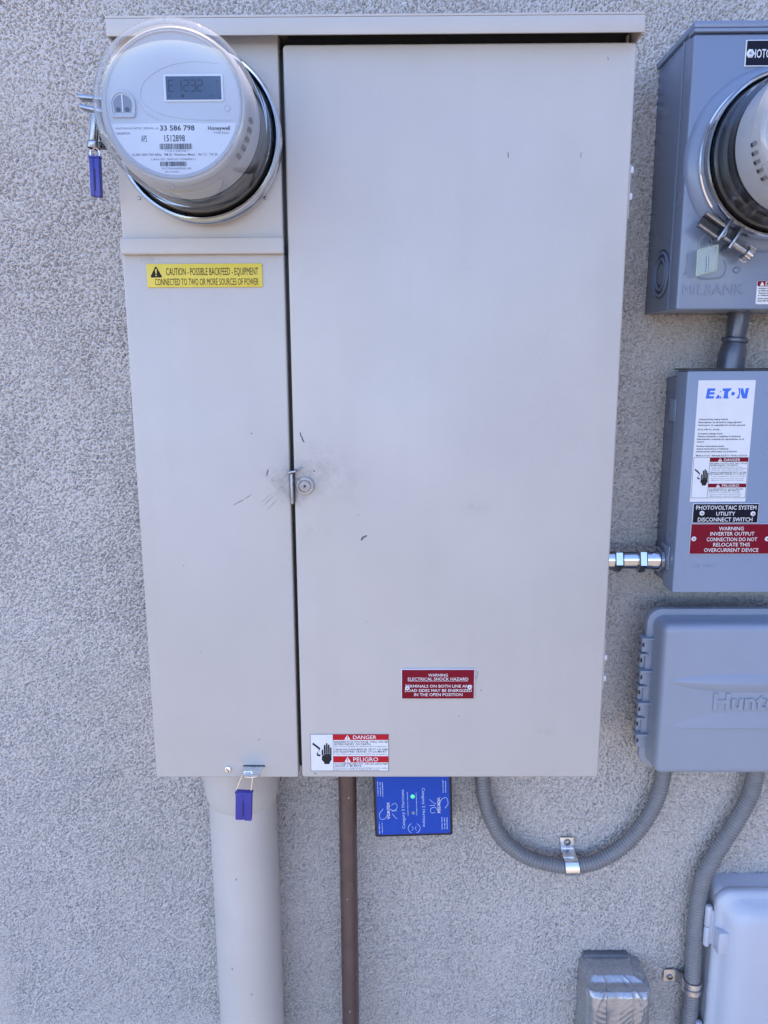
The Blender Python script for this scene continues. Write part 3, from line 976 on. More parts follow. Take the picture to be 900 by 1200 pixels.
def seal_tag(c, wid, hgt, tilt, label, wire_top):
    """violet-blue plastic padlock seal: body with a slot, folded top and a wire loop"""
    x, y, z = c            # middle of the top edge
    t = thing('security_seal', label, 'seal', (x, y, z - hgt), 'violet meter seals')
    w = wid / 2
    body = join(slab(x - w, x - 0.0007, z - hgt, z - 0.002, y + 0.0035, y - 0.0035, 0.0012, 0.0009, n=3),
                slab(x + 0.0007, x + w, z - hgt - 0.0006, z - 0.002, y + 0.0035, y - 0.0035, 0.0012, 0.0009, n=3),
                slab(x - 0.0016, x + 0.0016, z - hgt + 0.0006, z - 0.0024, y + 0.0030, y - 0.0029, 0.0005, 0.0004, n=2),
                slab(x - w - 0.0008, x + w + 0.0008, z - 0.0022, z, y + 0.0040, y - 0.0040, 0.0006, 0.0006, n=3))
    part('seal_body', rot_at(body, c, 'Y', tilt), M['violet'], t)
    part('seal_slot', rot_at(box(x - 0.0004, x + 0.0004, y - 0.0028, y - 0.0033, z - hgt * 0.86, z - hgt * 0.32), c, 'Y', tilt), M['dark'], t, smooth=0)
    wire = spline([(x - w * 0.75, y, z - 0.003), (x - w * 0.85, y, z + 0.004), (wire_top[0] - w * 0.5, wire_top[1], wire_top[2] - 0.002), wire_top,
                   (wire_top[0] + w * 0.6, wire_top[1], wire_top[2] - 0.002), (x + w * 0.9, y, z + 0.004), (x + w * 0.75, y, z - 0.003)], 0.001)
    part('wire_loop', tube(wire, 0.0008, 8), M['chrome'], t)
    return t
s1 = seal_tag((-0.3143, -0.174, 1.7178), 0.0112, 0.0410, 0.03, 'blue-violet plastic seal hanging on a wire left of the round meter', (-0.3135, -0.174, 1.7262))
s2 = seal_tag((-0.1853, -0.1668, 0.9695), 0.0205, 0.0385, 0.05, 'blue-violet plastic seal hanging from the tab under the beige panel', (-0.1800, -0.1668, 0.9962))

# ================================================================== GREY METER SOCKET (top right)
sk = thing('meter_socket', 'tall grey steel meter socket box at the upper right', 'meter socket', (0.43, 0, 1.56))
X0, X1 = 0.3365, 0.5300
part('box', box(X0 + 0.0010, X1, 0.0, -0.1015, 1.5605, 1.8575, 0.0008), M['grey'], sk)
part('cover', slab(X0 - 0.0012, X1 + 0.001, 1.5595, 1.8525, -0.0995, -0.1200, 0.0025, 0.0022), M['grey'], sk)
part('top_cap', join(box(X0 - 0.0025, X1 + 0.002, 0.0, -0.1225, 1.8580, 1.8655, 0.0018),
                     box(X0 - 0.0025, X1 + 0.002, -0.1060, -0.1225, 1.8540, 1.8578, 0.0008)), M['grey'], sk)
part('hub_plate', lathe([(1e-5, 0.006), (0.028, 0.006), (0.032, 0.003), (0.033, 0.0)], (0.452, -0.060, 1.8656), 40, axis='z'), M['white'], sk)
part('side_seam', box(X0 - 0.0004, X0 + 0.0008, -0.086, -0.0885, 1.562, 1.857), M['grey_light'], sk, smooth=0)
kn = [lathe([(0.0270, 0.0004), (0.0270, -0.0016), (0.0258, -0.0030), (0.0240, -0.0016), (0.0240, 0.0004)], (X0 + 0.0009, -0.055, 1.6060), 40, axis='x'),
      lathe([(0.0195, 0.0004), (0.0195, -0.0016), (0.0184, -0.0030), (0.0170, -0.0016), (0.0170, 0.0004)], (X0 + 0.0009, -0.055, 1.6060), 40, axis='x'),
      lathe([(0.0125, 0.0004), (0.0120, -0.0010), (1e-5, -0.0010)], (X0 + 0.0009, -0.055, 1.6060), 32, axis='x')]
ko = part('knockout', join(*kn), M['grey'], sk)
for r_ in (0.0282, 0.0212, 0.0136):
    part('knockout_slit', lathe([(r_, -0.0004), (r_ + 0.0011, -0.0004)], (X0 + 0.0009, -0.055, 1.6060), 40, axis='x'), M['dark'], ko, smooth=0)
part('embossed_lettering', text('MILBANK', 0.3412, 0.4120, 1.5762, 1.5880, -0.1211, 0.0, thick=0.0016), M['grey'], sk, smooth=0)
# pressed emblem: two upright strokes and a rounded frame
def frame_path(pts, r=0.0008):
    return tube(spline([(a, -0.1203, b) for a, b in pts], 0.0015), r, 8)
part('embossed_emblem', join(frame_path([(0.3435, 1.6220), (0.3435, 1.6030), (0.3410, 1.5985)]),
                             frame_path([(0.3505, 1.6210), (0.3505, 1.6060)]),
                             frame_path([(0.3560, 1.6200), (0.3560, 1.6010), (0.3600, 1.5945), (0.3760, 1.5940), (0.3860, 1.5965), (0.3895, 1.6060), (0.3860, 1.6150)])), M['grey'], sk)
screw(0.4015, -0.1205, 1.6035, 0.0036, 'grey', sk, name='rivet_head', slot=False)
part('collar', lathe([(0.1000, 0.002), (0.0985, -0.0015), (0.0940, -0.0052), (0.0880, -0.0075), (0.080, -0.008)], (0.4330, -0.1203, 1.7215), 72), M['grey'], sk)
pv = part('system_placard', slab(0.3922, 0.4740, 1.8190, 1.8458, -0.1201, -0.1216, 0.0006, 0.0004, n=2, seg=2), M['white'], sk, label='black placard lettered in white at the box top')
part('print', rectp(0.3932, 0.4730, 1.8200, 1.8448, -0.1219), M['navy'], pv, smooth=0)
part('lettering', text('PHOTOVOLTAIC', 0.3952, 0.4510, 1.8275, 1.8360, -0.1222, 0.01), M['white_ink'], pv, smooth=0)
rivet(0.3973, -0.1223, 1.8318, 0.0041, pv)
rivet(0.4695, -0.1222, 1.8318, 0.0032, pv)
dl = part('danger_label', slab(0.4270, 0.4770, 1.5650, 1.5915, -0.1201, -0.1208, 0.002, 0.0002, n=4, seg=1), M['white'], sk, label='small white danger label with a red header')
part('print', poly(rrect(0.4273, 0.4767, 1.5850, 1.5912, 0.0018, 4), -0.1210, 0.0001), M['maroon'], dl, smooth=0)
part('lettering', join(text('DANGER', 0.4365, 0.4640, 1.5860, 1.5902, -0.1212, 0.015), tri(0.4300, 0.4352, 1.5858, 1.5905, -0.1212)), M['white_ink'], dl, smooth=0)
part('print', join(*[microtext(0.4290, 0.4290 + L, 1.5820 - k * 0.0026 - (0.001 if k > 3 else 0), 1.5836 - k * 0.0026 - (0.001 if k > 3 else 0), -0.1210, k + 20) for k, L in enumerate((0.044, 0.040, 0.045, 0.036, 0.043, 0.030))]), M['grey_ink'], dl, smooth=0)

# clamp of the right ring: ears, channel and thumb screw at its lower left
ca, rr0 = R(237), 0.0880
cdir = Vector((math.cos(ca), 0, math.sin(ca)))
tdir = Vector((-math.sin(ca), 0, math.cos(ca)))
base = Vector((0.4330, -0.1395, 1.7215)) + cdir * rr0
def frame_m(o, ax, az):
    """matrix with local x=ax, z=az at point o"""
    ay = az.cross(ax)
    return Matrix(((ax.x, ay.x, az.x, o.x), (ax.y, ay.y, az.y, o.y), (ax.z, ay.z, az.z, o.z), (0, 0, 0, 1)))
fm = frame_m(base, tdir * 1.2, -cdir * 1.2)      # local x along the ring (towards lower right), local -z outward
for s in (-1, 1):
    part('clamp_ear', xf(box(s * 0.0065 - 0.0014, s * 0.0065 + 0.0014, -0.0085, 0.0085, -0.0200, 0.0030, 0.0007), fm), M['dull_steel'], m2)
part('clamp_channel', join(*[xf(tube([(-0.0290, -0.004, zz), (-0.0085, -0.004, zz)], 0.0022, 12), fm) for zz in (-0.0050, -0.0165)],
                          xf(box(-0.0280, -0.0080, 0.0010, 0.0030, -0.0170, -0.0045), fm),
                          xf(tube([(-0.0085 + 0.0052 * math.sin(R(a)), -0.004, -0.01075 + 0.00575 * math.cos(R(a))) for a in range(0, 181, 15)], 0.0020, 10), fm)), M['dull_steel'], m2)
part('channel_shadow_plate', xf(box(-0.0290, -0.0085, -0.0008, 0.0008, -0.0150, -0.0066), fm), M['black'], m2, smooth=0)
part('clamp_screw', xf(lathe([(1e-5, -0.006), (0.0026, -0.006), (0.0026, 0.0078), (0.0048, 0.0080), (0.0048, 0.0225), (0.0066, 0.0235), (0.0066, 0.0290), (0.0056, 0.0305), (1e-5, 0.0305)], (0, 0, -0.0115), 20, axis='x'), fm), M['dull_steel'], m2)
knl = []
for k in range(14):
    a = 2 * math.pi * k / 14
    knl.append(xf(box(0.0240, 0.0296, -0.0006, 0.0006, 0.0060, 0.0074), fm @ Matrix.Translation((0, 0, -0.0115)) @ Matrix.Rotation(a, 4, 'X')))
part('knurling', join(*knl), M['zinc'], m2, smooth=0)

# clear greenish tag hanging at the clamp
tg = thing('seal_tag', 'small square greenish clear plastic tag hanging under the right meter ring', 'tag', (0.3605, -0.1385, 1.596))
plate = [(0.3490, 1.6235), (0.3715, 1.6290), (0.3712, 1.6015), (0.3492, 1.5955)]
part('tag_plate', loft([[(x, -0.1370, z) for x, z in plate[::-1]], [(x, -0.1386, z) for x, z in plate[::-1]]]), M['tag'], tg, smooth=0)
part('tag_rim', join(*[tube([(plate[i][0], -0.1378, plate[i][1]), (plate[(i + 1) % 4][0], -0.1378, plate[(i + 1) % 4][1])], 0.0008, 8) for i in range(4)]), mat('tag_edge', (0.36, 0.42, 0.33), 0.3), tg)
part('tag_pin', tube(spline([(0.3600, -0.1392, 1.6160), (0.3606, -0.1396, 1.6080), (0.3600, -0.1392, 1.5985)], 0.002), 0.0010, 8), M['dull_steel'], tg)
part('wire_loop', tube(spline([(0.3505, -0.1380, 1.6235), (0.3500, -0.139, 1.6330), (0.3560, -0.141, 1.6400), (0.3620, -0.140, 1.6380), (0.3640, -0.1385, 1.6265)], 0.0015), 0.0005, 6), M['dull_steel'], tg)

# ================================================================== CONDUIT between the socket and the switch
cf = thing('conduit_fitting', 'short grey conduit with a flared hub between meter socket and safety switch', 'conduit', (0.436, -0.045, 1.47))
def leaning(prof, n=28):
    return tube([(0.4430 - 0.10 * max(0, 1.56 - h) , -0.045, h) for r, h in prof], lambda i, L: prof[i][0], n)
part('pipe', leaning([(0.0130, 1.566), (0.0130, 1.553), (0.0128, 1.540), (0.0120, 1.530)]), M['fitting'], cf)
part('hub', leaning([(0.0120, 1.5300), (0.0160, 1.5285), (0.0166, 1.5265), (0.0160, 1.5240), (0.0138, 1.5225), (0.0142, 1.5205), (0.0158, 1.5150), (0.0164, 1.5080), (0.0168, 1.4960), (0.0168, 1.4780)]), M['fitting'], cf)

# ================================================================== SAFETY SWITCH
sw = thing('safety_switch', 'grey steel disconnect switch box with white instruction label and placards', 'switch box', (0.46, 0, 1.204))
part('box', box(0.3722, 0.5600, 0.0, -0.0640, 1.2060, 1.4795, 0.001), M['grey'], sw)
part('cover', slab(0.3672, 0.5640, 1.2040, 1.4885, -0.0500, -0.0850, 0.002, 0.0018), M['grey_light'], sw)
part('top_gap_shade', box(0.3645, 0.5660, -0.0440, -0.0865, 1.4893, 1.4912, 0.0006), M['black'], sw)  # black colour stands for the dark gap above the cover
part('side_clip', join(box(0.3655, 0.3671, -0.034, -0.0560, 1.4240, 1.4520, 0.0005), box(0.3671, 0.3725, -0.034, -0.0358, 1.4240, 1.4520, 0.0005)), M['grey_light'], sw)
screw(0.3690, -0.0342, 1.4380, 0.0030, 'grey', sw, slot=False)
part('side_clip', join(box(0.3652, 0.3668, -0.040, -0.0690, 1.2300, 1.2620, 0.0005)), M['grey_light'], sw)
base_label = [None]
el = part('instruction_label', slab(0.3812, 0.4518, 1.3245, 1.4770, -0.0851, -0.0856, 0.001, 0.0002, n=3, seg=1), M['white'], sw, label='tall white instruction label with blue maker name')
base_label[0] = el
yp = -0.0858
# maker's name: slanted block letters, the O a disc in the middle dot
LX0, LX1, LZ0, LZ1 = 0.3916, 0.4424, 1.4545, 1.4670
def logo():
    H = LZ1 - LZ0
    W = LX1 - LX0
    s = 0.10
    def q(pts):
        return poly([(LX0 + (a + s * 0.28 * b) * W, LZ0 + b * H) for a, b in pts], yp, 0.0002)
    gs = []
    gs.append(q([(0.0, 0), (0.075, 0), (0.075, 1), (0.0, 1)]))
    for b0, b1 in ((0.0, 0.24), (0.40, 0.62), (0.76, 1.0)):
        gs.append(q([(0.0752, b0), (0.19, b0), (0.19, b1), (0.0752, b1)]))
    gs.append(q([(0.235, 0), (0.32, 0), (0.335, 0.22), (0.28, 0.40)]))
    gs.append(q([(0.305, 0.62), (0.335, 0.78), (0.345, 0.62)]))
    gs.append(q([(0.335, 0.0), (0.375, 0.0), (0.365, 0.22), (0.345, 0.22)]))
    gs.append(q([(0.375, 0.74), (0.375, 1.0), (0.60, 1.0), (0.565, 0.86), (0.555, 0.74)]))
    gs.append(q([(0.425, 0.0), (0.56, 0.0), (0.53, 0.2), (0.515, 0.5), (0.53, 0.738), (0.425, 0.738)]))
    cc = (LX0 + 0.655 * W, LZ0 + 0.47 * H)
    gs.append(poly([(cc[0] + 0.0023 * math.cos(a), cc[1] + 0.0023 * math.sin(a)) for a in np.linspace(0, 6.28, 20)[:-1]], yp, 0.0002))
    gs.append(q([(0.735, 0.0), (0.815, 0.0), (0.80, 1.0), (0.735, 1.0), (0.77, 0.8), (0.785, 0.5), (0.77, 0.2)]))
    gs.append(q([(0.8155, 1.0), (0.8155, 0.62), (0.895, 0.0), (0.925, 0.0), (0.925, 0.38), (0.865, 1.0)]))
    gs.append(q([(0.9255, 0.0), (1.0, 0.0), (1.0, 1.0), (0.9255, 1.0)]))
    gs.append(text('\u00ae', LX1 + 0.0008, LX1 + 0.0024, LZ1 - 0.0012, LZ1 + 0.0002, yp))
    return join(*gs)
part('lettering', logo(), M['blue_ink'], el, smooth=0)
lines = [('General Duty Safety Switch', 0.3850, 0.4211, 1.4279, 1.4298),
         ('Interrupteur de s\u00e9curit\u00e9 \u00e0 usage g\u00e9n\u00e9ral', 0.3848, 0.4380, 1.4243, 1.4262),
         ('Interruptor de seguridad de servicio general', 0.3848, 0.4429, 1.4208, 1.4227),
         ('30 A, 240 V~, 60 Hz', 0.3848, 0.4115, 1.4153, 1.4172),
         ('Complete ratings inside', 0.3847, 0.4162, 1.4102, 1.4121),
         ('Valeurs nominales compl\u00e8tes \u00e0 l\u2019int\u00e9rieur', 0.3847, 0.4392, 1.4067, 1.4086),
         ('Informaci\u00f3n completa de capacidades en el', 0.3847, 0.4427, 1.4033, 1.4052),
         ('interior', 0.3847, 0.3936, 1.4000, 1.4019),
         ('Further instructions inside', 0.3847, 0.4192, 1.3945, 1.3964),
         ('Autres instructions \u00e0 l\u2019int\u00e9rieur', 0.3848, 0.4249, 1.3911, 1.3930),
         ('Instrucciones adicionales en el interior', 0.3848, 0.4358, 1.3877, 1.3896),
         ('Made in U.S.A. / Fabriqu\u00e9 aux \u00c9.-U. / Hecho en E.U.A.', 0.3848, 0.4490, 1.3826, 1.3845)]
part('lettering', join(*[text(a, b, c, d, e, yp, 0.022, res=1) for a, b, c, d, e in lines]), M['ink'], el, smooth=0)
es, ex1 = 0.4030, 0.4506
rows = [('HAZARDOUS VOLTAGE. WILL CAUSE', es + 0.0006, ex1 - 0.0008, 1.3726, 1.3743, 0.006),
        ('SEVERE INJURY OR DEATH.', es + 0.0006, ex1 - 0.012, 1.3703, 1.3720, 0.006),
        ('Turn off all power before opening.', es + 0.002, ex1 - 0.006, 1.3684, 1.3695, 0.002),
        ('Replace all covers before closing the switch.', es + 0.003, ex1 - 0.001, 1.3664, 1.3675, 0.002),
        ('Keep the cover closed at all times.', es + 0.003, ex1 - 0.004, 1.3645, 1.3656, 0.002),
        ('TENSION DANGEREUSE. PEUT CAUSER', es + 0.0006, ex1 - 0.001, 1.3613, 1.3630, 0.006),
        ('DES BLESSURES GRAVES OU LA MORT.', es + 0.0006, ex1 - 0.001, 1.3591, 1.3608, 0.006),
        ('Couper l\u2019alimentation avant de travailler.', es + 0.002, ex1 - 0.001, 1.3567, 1.3578, 0.002),
        ('Replacer tous les couvercles avant usage.', es + 0.003, ex1 - 0.003, 1.3538, 1.3549, 0.002),
        ('Garder le couvercle ferm\u00e9.', es + 0.003, ex1 - 0.003, 1.3516, 1.3527, 0.002),
        ('VOLTAJE PELIGROSO. CAUSA LESIONES', es + 0.0006, ex1 - 0.003, 1.3400, 1.3417, 0.006),
        ('GRAVES O LA MUERTE.', es + 0.0006, ex1 - 0.007, 1.3379, 1.3396, 0.006),
        ('Desconecte la energ\u00eda antes de trabajar.', es + 0.002, ex1 - 0.006, 1.3358, 1.3369, 0.002),
        ('Vuelva a colocar las cubiertas antes.', es + 0.003, ex1 - 0.004, 1.3334, 1.3345, 0.002),
        ('Mantenga la cubierta cerrada.', es + 0.003, ex1 - 0.006, 1.3312, 1.3323, 0.002)]
danger_sheet(sw, 0.3822, 0.4510, 1.3294, 1.3812, -0.0856, es, (1.3755, 1.3808), (1.3429, 1.3478), rows, (0.3838, 0.4022, 1.3450, 1.3665), 'maroon', '', None, border=True, base=False)
bp_ = part('system_placard', slab(0.3854, 0.4692, 1.2969, 1.3225, -0.0851, -0.0866, 0.0005, 0.0003, n=2, seg=2), M['white'], sw, label='black placard reading photovoltaic system utility disconnect switch')
part('print', rectp(0.3862, 0.4684, 1.2976, 1.3218, -0.0869), M['navy'], bp_, smooth=0)
part('lettering', join(text('PHOTOVOLTAIC SYSTEM', 0.3893, 0.4657, 1.3146, 1.3197, -0.0872, 0.01), text('UTILITY', 0.4153, 0.4394, 1.3069, 1.3117, -0.0872, 0.01),
                       text('DISCONNECT SWITCH', 0.3925, 0.4620, 1.2992, 1.3042, -0.0872, 0.01)), M['white_ink'], bp_, smooth=0)
rivet(0.3972, -0.0870, 1.3100, 0.0031, bp_)
rivet(0.4620, -0.0870, 1.3092, 0.0031, bp_)
wp = part('warning_placard', slab(0.3848, 0.4880, 1.2563, 1.2960, -0.0851, -0.0864, 0.0005, 0.0003, n=2, seg=2), M['white'], sw, label='dark red placard warning about the inverter output connection')
part('print', rectp(0.3852, 0.4876, 1.2567, 1.2956, -0.0868), M['maroon'], wp, smooth=0)
part('lettering', join(text('WARNING', 0.4204, 0.4519, 1.2876, 1.2922, -0.0871, 0.006), text('INVERTER OUTPUT', 0.4099, 0.4661, 1.2807, 1.2854, -0.0871, 0.006),
                       text('CONNECTION DO NOT', 0.4058, 0.4702, 1.2734, 1.2781, -0.0871, 0.006), text('RELOCATE THIS', 0.4147, 0.4616, 1.2664, 1.2711, -0.0871, 0.006),
                       text('OVERCURRENT DEVICE', 0.4034, 0.4731, 1.2592, 1.2639, -0.0871, 0.006)), M['white_ink'], wp, smooth=0)
rivet(0.3893, -0.0869, 1.2765, 0.0031, wp)
rivet(0.4832, -0.0869, 1.2762, 0.0031, wp)
part('embossed_lettering', microtext(0.392, 0.420, 1.2385, 1.2420, -0.0854, 9), M['grey_light'], sw, smooth=0)

# ================================================================== STEEL CONNECTOR between panel and switch
cn = thing('conduit_connector', 'shiny zinc conduit connector joining the beige panel and the safety switch', 'connector', (0.316, -0.045, 1.224))
cc = (0.0, -0.045, 1.2390)
part('pipe', lathe([(0.0118, 0.256), (0.0118, 0.380)], cc, 32, axis='x'), M['plated'], cn)
def hexnut(x0, x1, r):
    s = []
    for x, k in ((x0, 0.90), (x0 + 0.0015, 1.0), (x1 - 0.0015, 1.0), (x1, 0.90)):
        s.append([(x, cc[1] + r * k * math.cos(R(a)), cc[2] + r * k * math.sin(R(a))) for a in range(15, 375, 60)])
    return loft(s)
part('gland_nut', hexnut(0.2990, 0.3105, 0.0165), M['plated'], cn)
part('sleeve', lathe([(0.0118, 0.2850), (0.0150, 0.2855), (0.0150, 0.2985), (0.0126, 0.2990), (0.0126, 0.3110), (0.0134, 0.3115), (0.0134, 0.3290), (0.0120, 0.3295)], cc, 32, axis='x'), M['plated'], cn)
part('gland_nut', hexnut(0.3310, 0.3420, 0.0178), M['plated'], cn)
part('connector_body', lathe([(0.0130, 0.3420), (0.0138, 0.3425), (0.0138, 0.3500), (0.0146, 0.3520), (0.0146, 0.3590), (0.0168, 0.3600), (0.0168, 0.3640), (0.0120, 0.3645)], cc, 32, axis='x'), M['plated'], cn)

# ================================================================== IRRIGATION CONTROLLER BOX
ir = thing('irrigation_controller', 'blue-grey plastic irrigation controller box with a hinged lid', 'control box', (0.46, 0, 0.95))
IX0, IX1, IZ0, IZ1 = 0.3455, 0.5790, 0.9440, 1.1745
def sec(ins, y, r, low=1.0):
    return [(x, y, z) for x, z in rrect(IX0 + ins, IX1 - ins, IZ0 + ins * low, IZ1 - ins, r, 8)]
part('back_box', loft([sec(0.024, -0.002, 0.010), sec(0.020, -0.050, 0.010)]), M['grey_plastic'], ir)
lid = part('lid', loft([sec(0.0, -0.0530, 0.020), sec(0.0, -0.0595, 0.020), sec(0.0008, -0.0612, 0.019), sec(0.0080, -0.0620, 0.014), sec(0.0090, -0.0640, 0.013), sec(0.0096, -0.085, 0.010), sec(0.0104, -0.0935, 0.009),
                        sec(0.0125, -0.0978, 0.008), sec(0.0155, -0.0997, 0.007), sec(0.0200, -0.1003, 0.006)]), M['grey_plastic'], ir, smooth=45)
# two long swelling ridges on the lid
def ridge(z, up, h=0.0062, x0=0.361):
    V, F = [], []
    n = 44
    for i in range(n + 1):
        t = i / n
        x = x0 + (0.578 - 0.017 - x0) * t
        k = math.sin(math.pi * min(1, t * 1.0)) ** 0.55
        if up:
            prof = [(z + 0.0100 * k, -0.1000), (z - 0.0012 * k, -0.1002 - h * k), (z - 0.0035 * k, -0.1002 - h * k), (z - 0.0165 * k - 0.001, -0.1000)]
        else:
            prof = [(z + 0.0230 * k + 0.001, -0.1000), (z + 0.0030 * k, -0.1002 - h * 0.5 * k), (z + 0.0006 * k, -0.1002 - h * 0.5 * k), (z - 0.0012 * k - 0.0001, -0.1000)]
        for zz, yy_ in prof:
            V.append((x, yy_, zz))
    for i in range(n):
        for k in range(3):
            F.append((i * 4 + k, i * 4 + k + 1, (i + 1) * 4 + k + 1, (i + 1) * 4 + k))
    return V, F
part('lid_ridge', ridge(1.0887, True, x0=0.3685), M['grey_plastic'], lid, smooth=60)
part('lid_ridge', ridge(1.0222, False, x0=0.3735), M['grey_plastic'], lid, smooth=60)
part('embossed_lettering', text('Hunter', 0.4250, 0.5240, 1.0485, 1.0704, -0.1022, 0.03, thick=0.0022), M['grey_plastic'], lid, smooth=0)
# hinge: alternating knuckles down the left edge
zt_ = 1.1345
for k in range(7):
    z1 = zt_ - k * 0.0232
    wide = k % 2 == 0
    hgt = 0.0205 if wide else 0.0222
    hk = part('hinge_knuckle', join(box(0.3395, 0.3545 if wide else 0.3490, -0.0500, -0.0640 if wide else -0.0590, z1 - hgt, z1, 0.0016),
                                    box(0.3385, 0.3550 if wide else 0.3495, -0.0485, -0.0685 if wide else -0.0660, z1 - 0.0020, z1 + 0.0006, 0.0005)), M['grey_plastic'], ir)
    part('hinge_slot', box(0.3392, 0.3400, -0.0540, -0.0575, z1 - hgt * 0.62, z1 - hgt * 0.35), M['dark'], hk, smooth=0)
    part('hinge_slot', box(0.3402, 0.3426, -0.0642 if wide else -0.0592, -0.0645 if wide else -0.0595, z1 - hgt * 0.62, z1 - hgt * 0.35), M['dark'], hk, smooth=0)

# ================================================================== FLEXIBLE CONDUITS
def flex(name, label, pts, r, loc, step=0.0010, pitch=0.0048):
    t = thing(name, label, 'conduit', loc, 'flexible grey conduits')
    path = spline([(x * 1.005, y, z - 0.0055 * max(0.0, min(1.0, (0.96 - z) / 0.05))) for x, y, z in pts], step)
    part('jacket', tube(path, lambda i, L: r + 0.0006 * math.sin(2 * math.pi * L / pitch) + 0.0001 * math.sin(L * 37), 20), M['flex'], t, smooth=80)
    return t
yc = -0.024
flex('flexible_conduit', 'grey ribbed flexible conduit sagging in a U below the beige panel',
     [(0.1315, yc, 1.02), (0.1320, yc, 0.96), (0.1328, yc, 0.908), (0.1420, yc, 0.8590), (0.1640, yc, 0.8130), (0.1970, yc, 0.7840), (0.2360, yc, 0.7700), (0.2680, yc, 0.7665), (0.3050, yc, 0.7745), (0.3420, yc, 0.8000),
      (0.3720, yc, 0.8400), (0.3890, yc, 0.8840), (0.3940, yc, 0.9200), (0.3945, yc, 0.9600)], 0.0108, (0.265, 0, 0.755))
flex('flexible_conduit', 'grey flexible conduit running down from the controller beside the pale box',
     [(0.5290, yc, 0.960), (0.5270, yc, 0.918), (0.5210, yc, 0.8800), (0.5040, yc, 0.8380), (0.4800, yc, 0.7890), (0.4635, yc, 0.7450), (0.4590, yc, 0.6880), (0.4600, yc, 0.6135), (0.4612, yc, 0.5530), (0.4605, yc, 0.49), (0.4590, yc, 0.40)], 0.0118, (0.46, 0, 0.40))

# straps
def arc_pts(c, r, a0, a1, n=10):
    return [(c[0] + r * math.cos(R(a0 + (a1 - a0) * k / n)), c[1] + r * math.sin(R(a0 + (a1 - a0) * k / n))) for k in range(n + 1)]
st = thing('conduit_strap', 'zinc one-hole strap holding the bottom of the conduit U to the wall', 'strap', (0.262, 0, 0.767), 'zinc conduit straps')
# profile in (y, z): tab on the wall, then over the conduit
prof = [(-0.0045, 0.7960), (-0.0045, 0.7762)] + arc_pts((yc, 0.7612), 0.0122, 52, 272, 12)
pp = {'pts': [(0.2660, a, b) for a, b in prof], 'side': (1, 0, 0)}
g = strip(pp, 0.0100, 0.0013)
# shear so that the lower end sits a little to the right, as it is bent
g = ([(x + (0.796 - z) * 0.10 - 0.001, y, z) for x, y, z in g[0]], g[1])
part('strap_band', g, M['zinc'], st, smooth=40)
screw(0.2660, -0.0055, 0.7885, 0.0052, 'dull_steel', st)
st2 = thing('conduit_strap', 'zinc one-hole strap on the vertical conduit beside the pale box', 'strap', (0.455, 0, 0.555), 'zinc conduit straps')
prof = [(0.4262, -0.0045), (0.4440, -0.0045)] + arc_pts((0.4630, yc), 0.0132, 140, 360, 12)
pp = {'pts': [(a, b, 0.5570) for a, b in prof], 'side': (0, 0, 1)}
part('strap_band', strip(pp, 0.0098, 0.0013), M['zinc'], st2, smooth=40)
part('strap_rib', strip({'pts': [(a, b, 0.5570) for a, b in arc_pts((0.4630, yc), 0.0142, 200, 330, 10)], 'side': (0, 0, 1)}, 0.0012, 0.0012), M['dull_steel'], st2, smooth=40)
screw(0.4355, -0.0050, 0.5545, 0.0050, 'dull_steel', st2)

# ================================================================== PALE UTILITY BOX (lower right corner)
ub = thing('utility_box', 'pale grey plastic enclosure with rounded lid in the lower right corner', 'enclosure', (0.60, 0, 0.38))
UX0, UX1, UZ0, UZ1 = 0.4790, 0.7200, 0.3800, 0.7360
def usec(ins, y, r):
    return [(x, y, z) for x, z in rrect(UX0 + ins, UX1 - ins, UZ0 + ins, UZ1 - ins, r, 10)]
part('back_box', loft([usec(0.003, -0.001, 0.006), usec(0.003, -0.034, 0.014)]), M['pale_plastic'], ub, smooth=50)
part('lid', loft([usec(0.0035, -0.0325, 0.020), usec(0.0005, -0.0345, 0.024), usec(0.0005, -0.044, 0.024), usec(0.0025, -0.0475, 0.026), usec(0.0070, -0.0500, 0.026), usec(0.0095, -0.0520, 0.026), usec(0.0125, -0.0580, 0.027), usec(0.0165, -0.0640, 0.027),
                  usec(0.0220, -0.0690, 0.026), usec(0.0290, -0.0722, 0.024), usec(0.0360, -0.0735, 0.020), usec(0.0500, -0.0740, 0.006)]), M['pale_plastic'], ub, smooth=60)
for zc in (0.6720, 0.4700):
    lt = part('lid_latch', join(lathe([(1e-5, 0.0335), (0.0040, 0.0330), (0.0052, 0.0300), (0.0052, 0.0010), (0.0040, -0.001), (1e-5, -0.001)], (0.4735, -0.036, zc - 0.0005), 16, axis='z'),
                                lathe([(1e-5, 0.0320), (0.0040, 0.0320), (0.0050, 0.0300), (0.0050, 0.0030), (0.0038, 0.0), (1e-5, 0.0)], (0.4735, -0.036, zc - 0.0345), 16, axis='z'),
                                box(0.4740, 0.4850, -0.0330, -0.0400, zc - 0.030, zc + 0.026, 0.0015)), M['pale_plastic'], ub)
    part('latch_lug', box(0.4800, 0.4945, -0.0420, -0.0620, zc - 0.030, zc + 0.0060, 0.0012), M['pale_plastic'], lt)

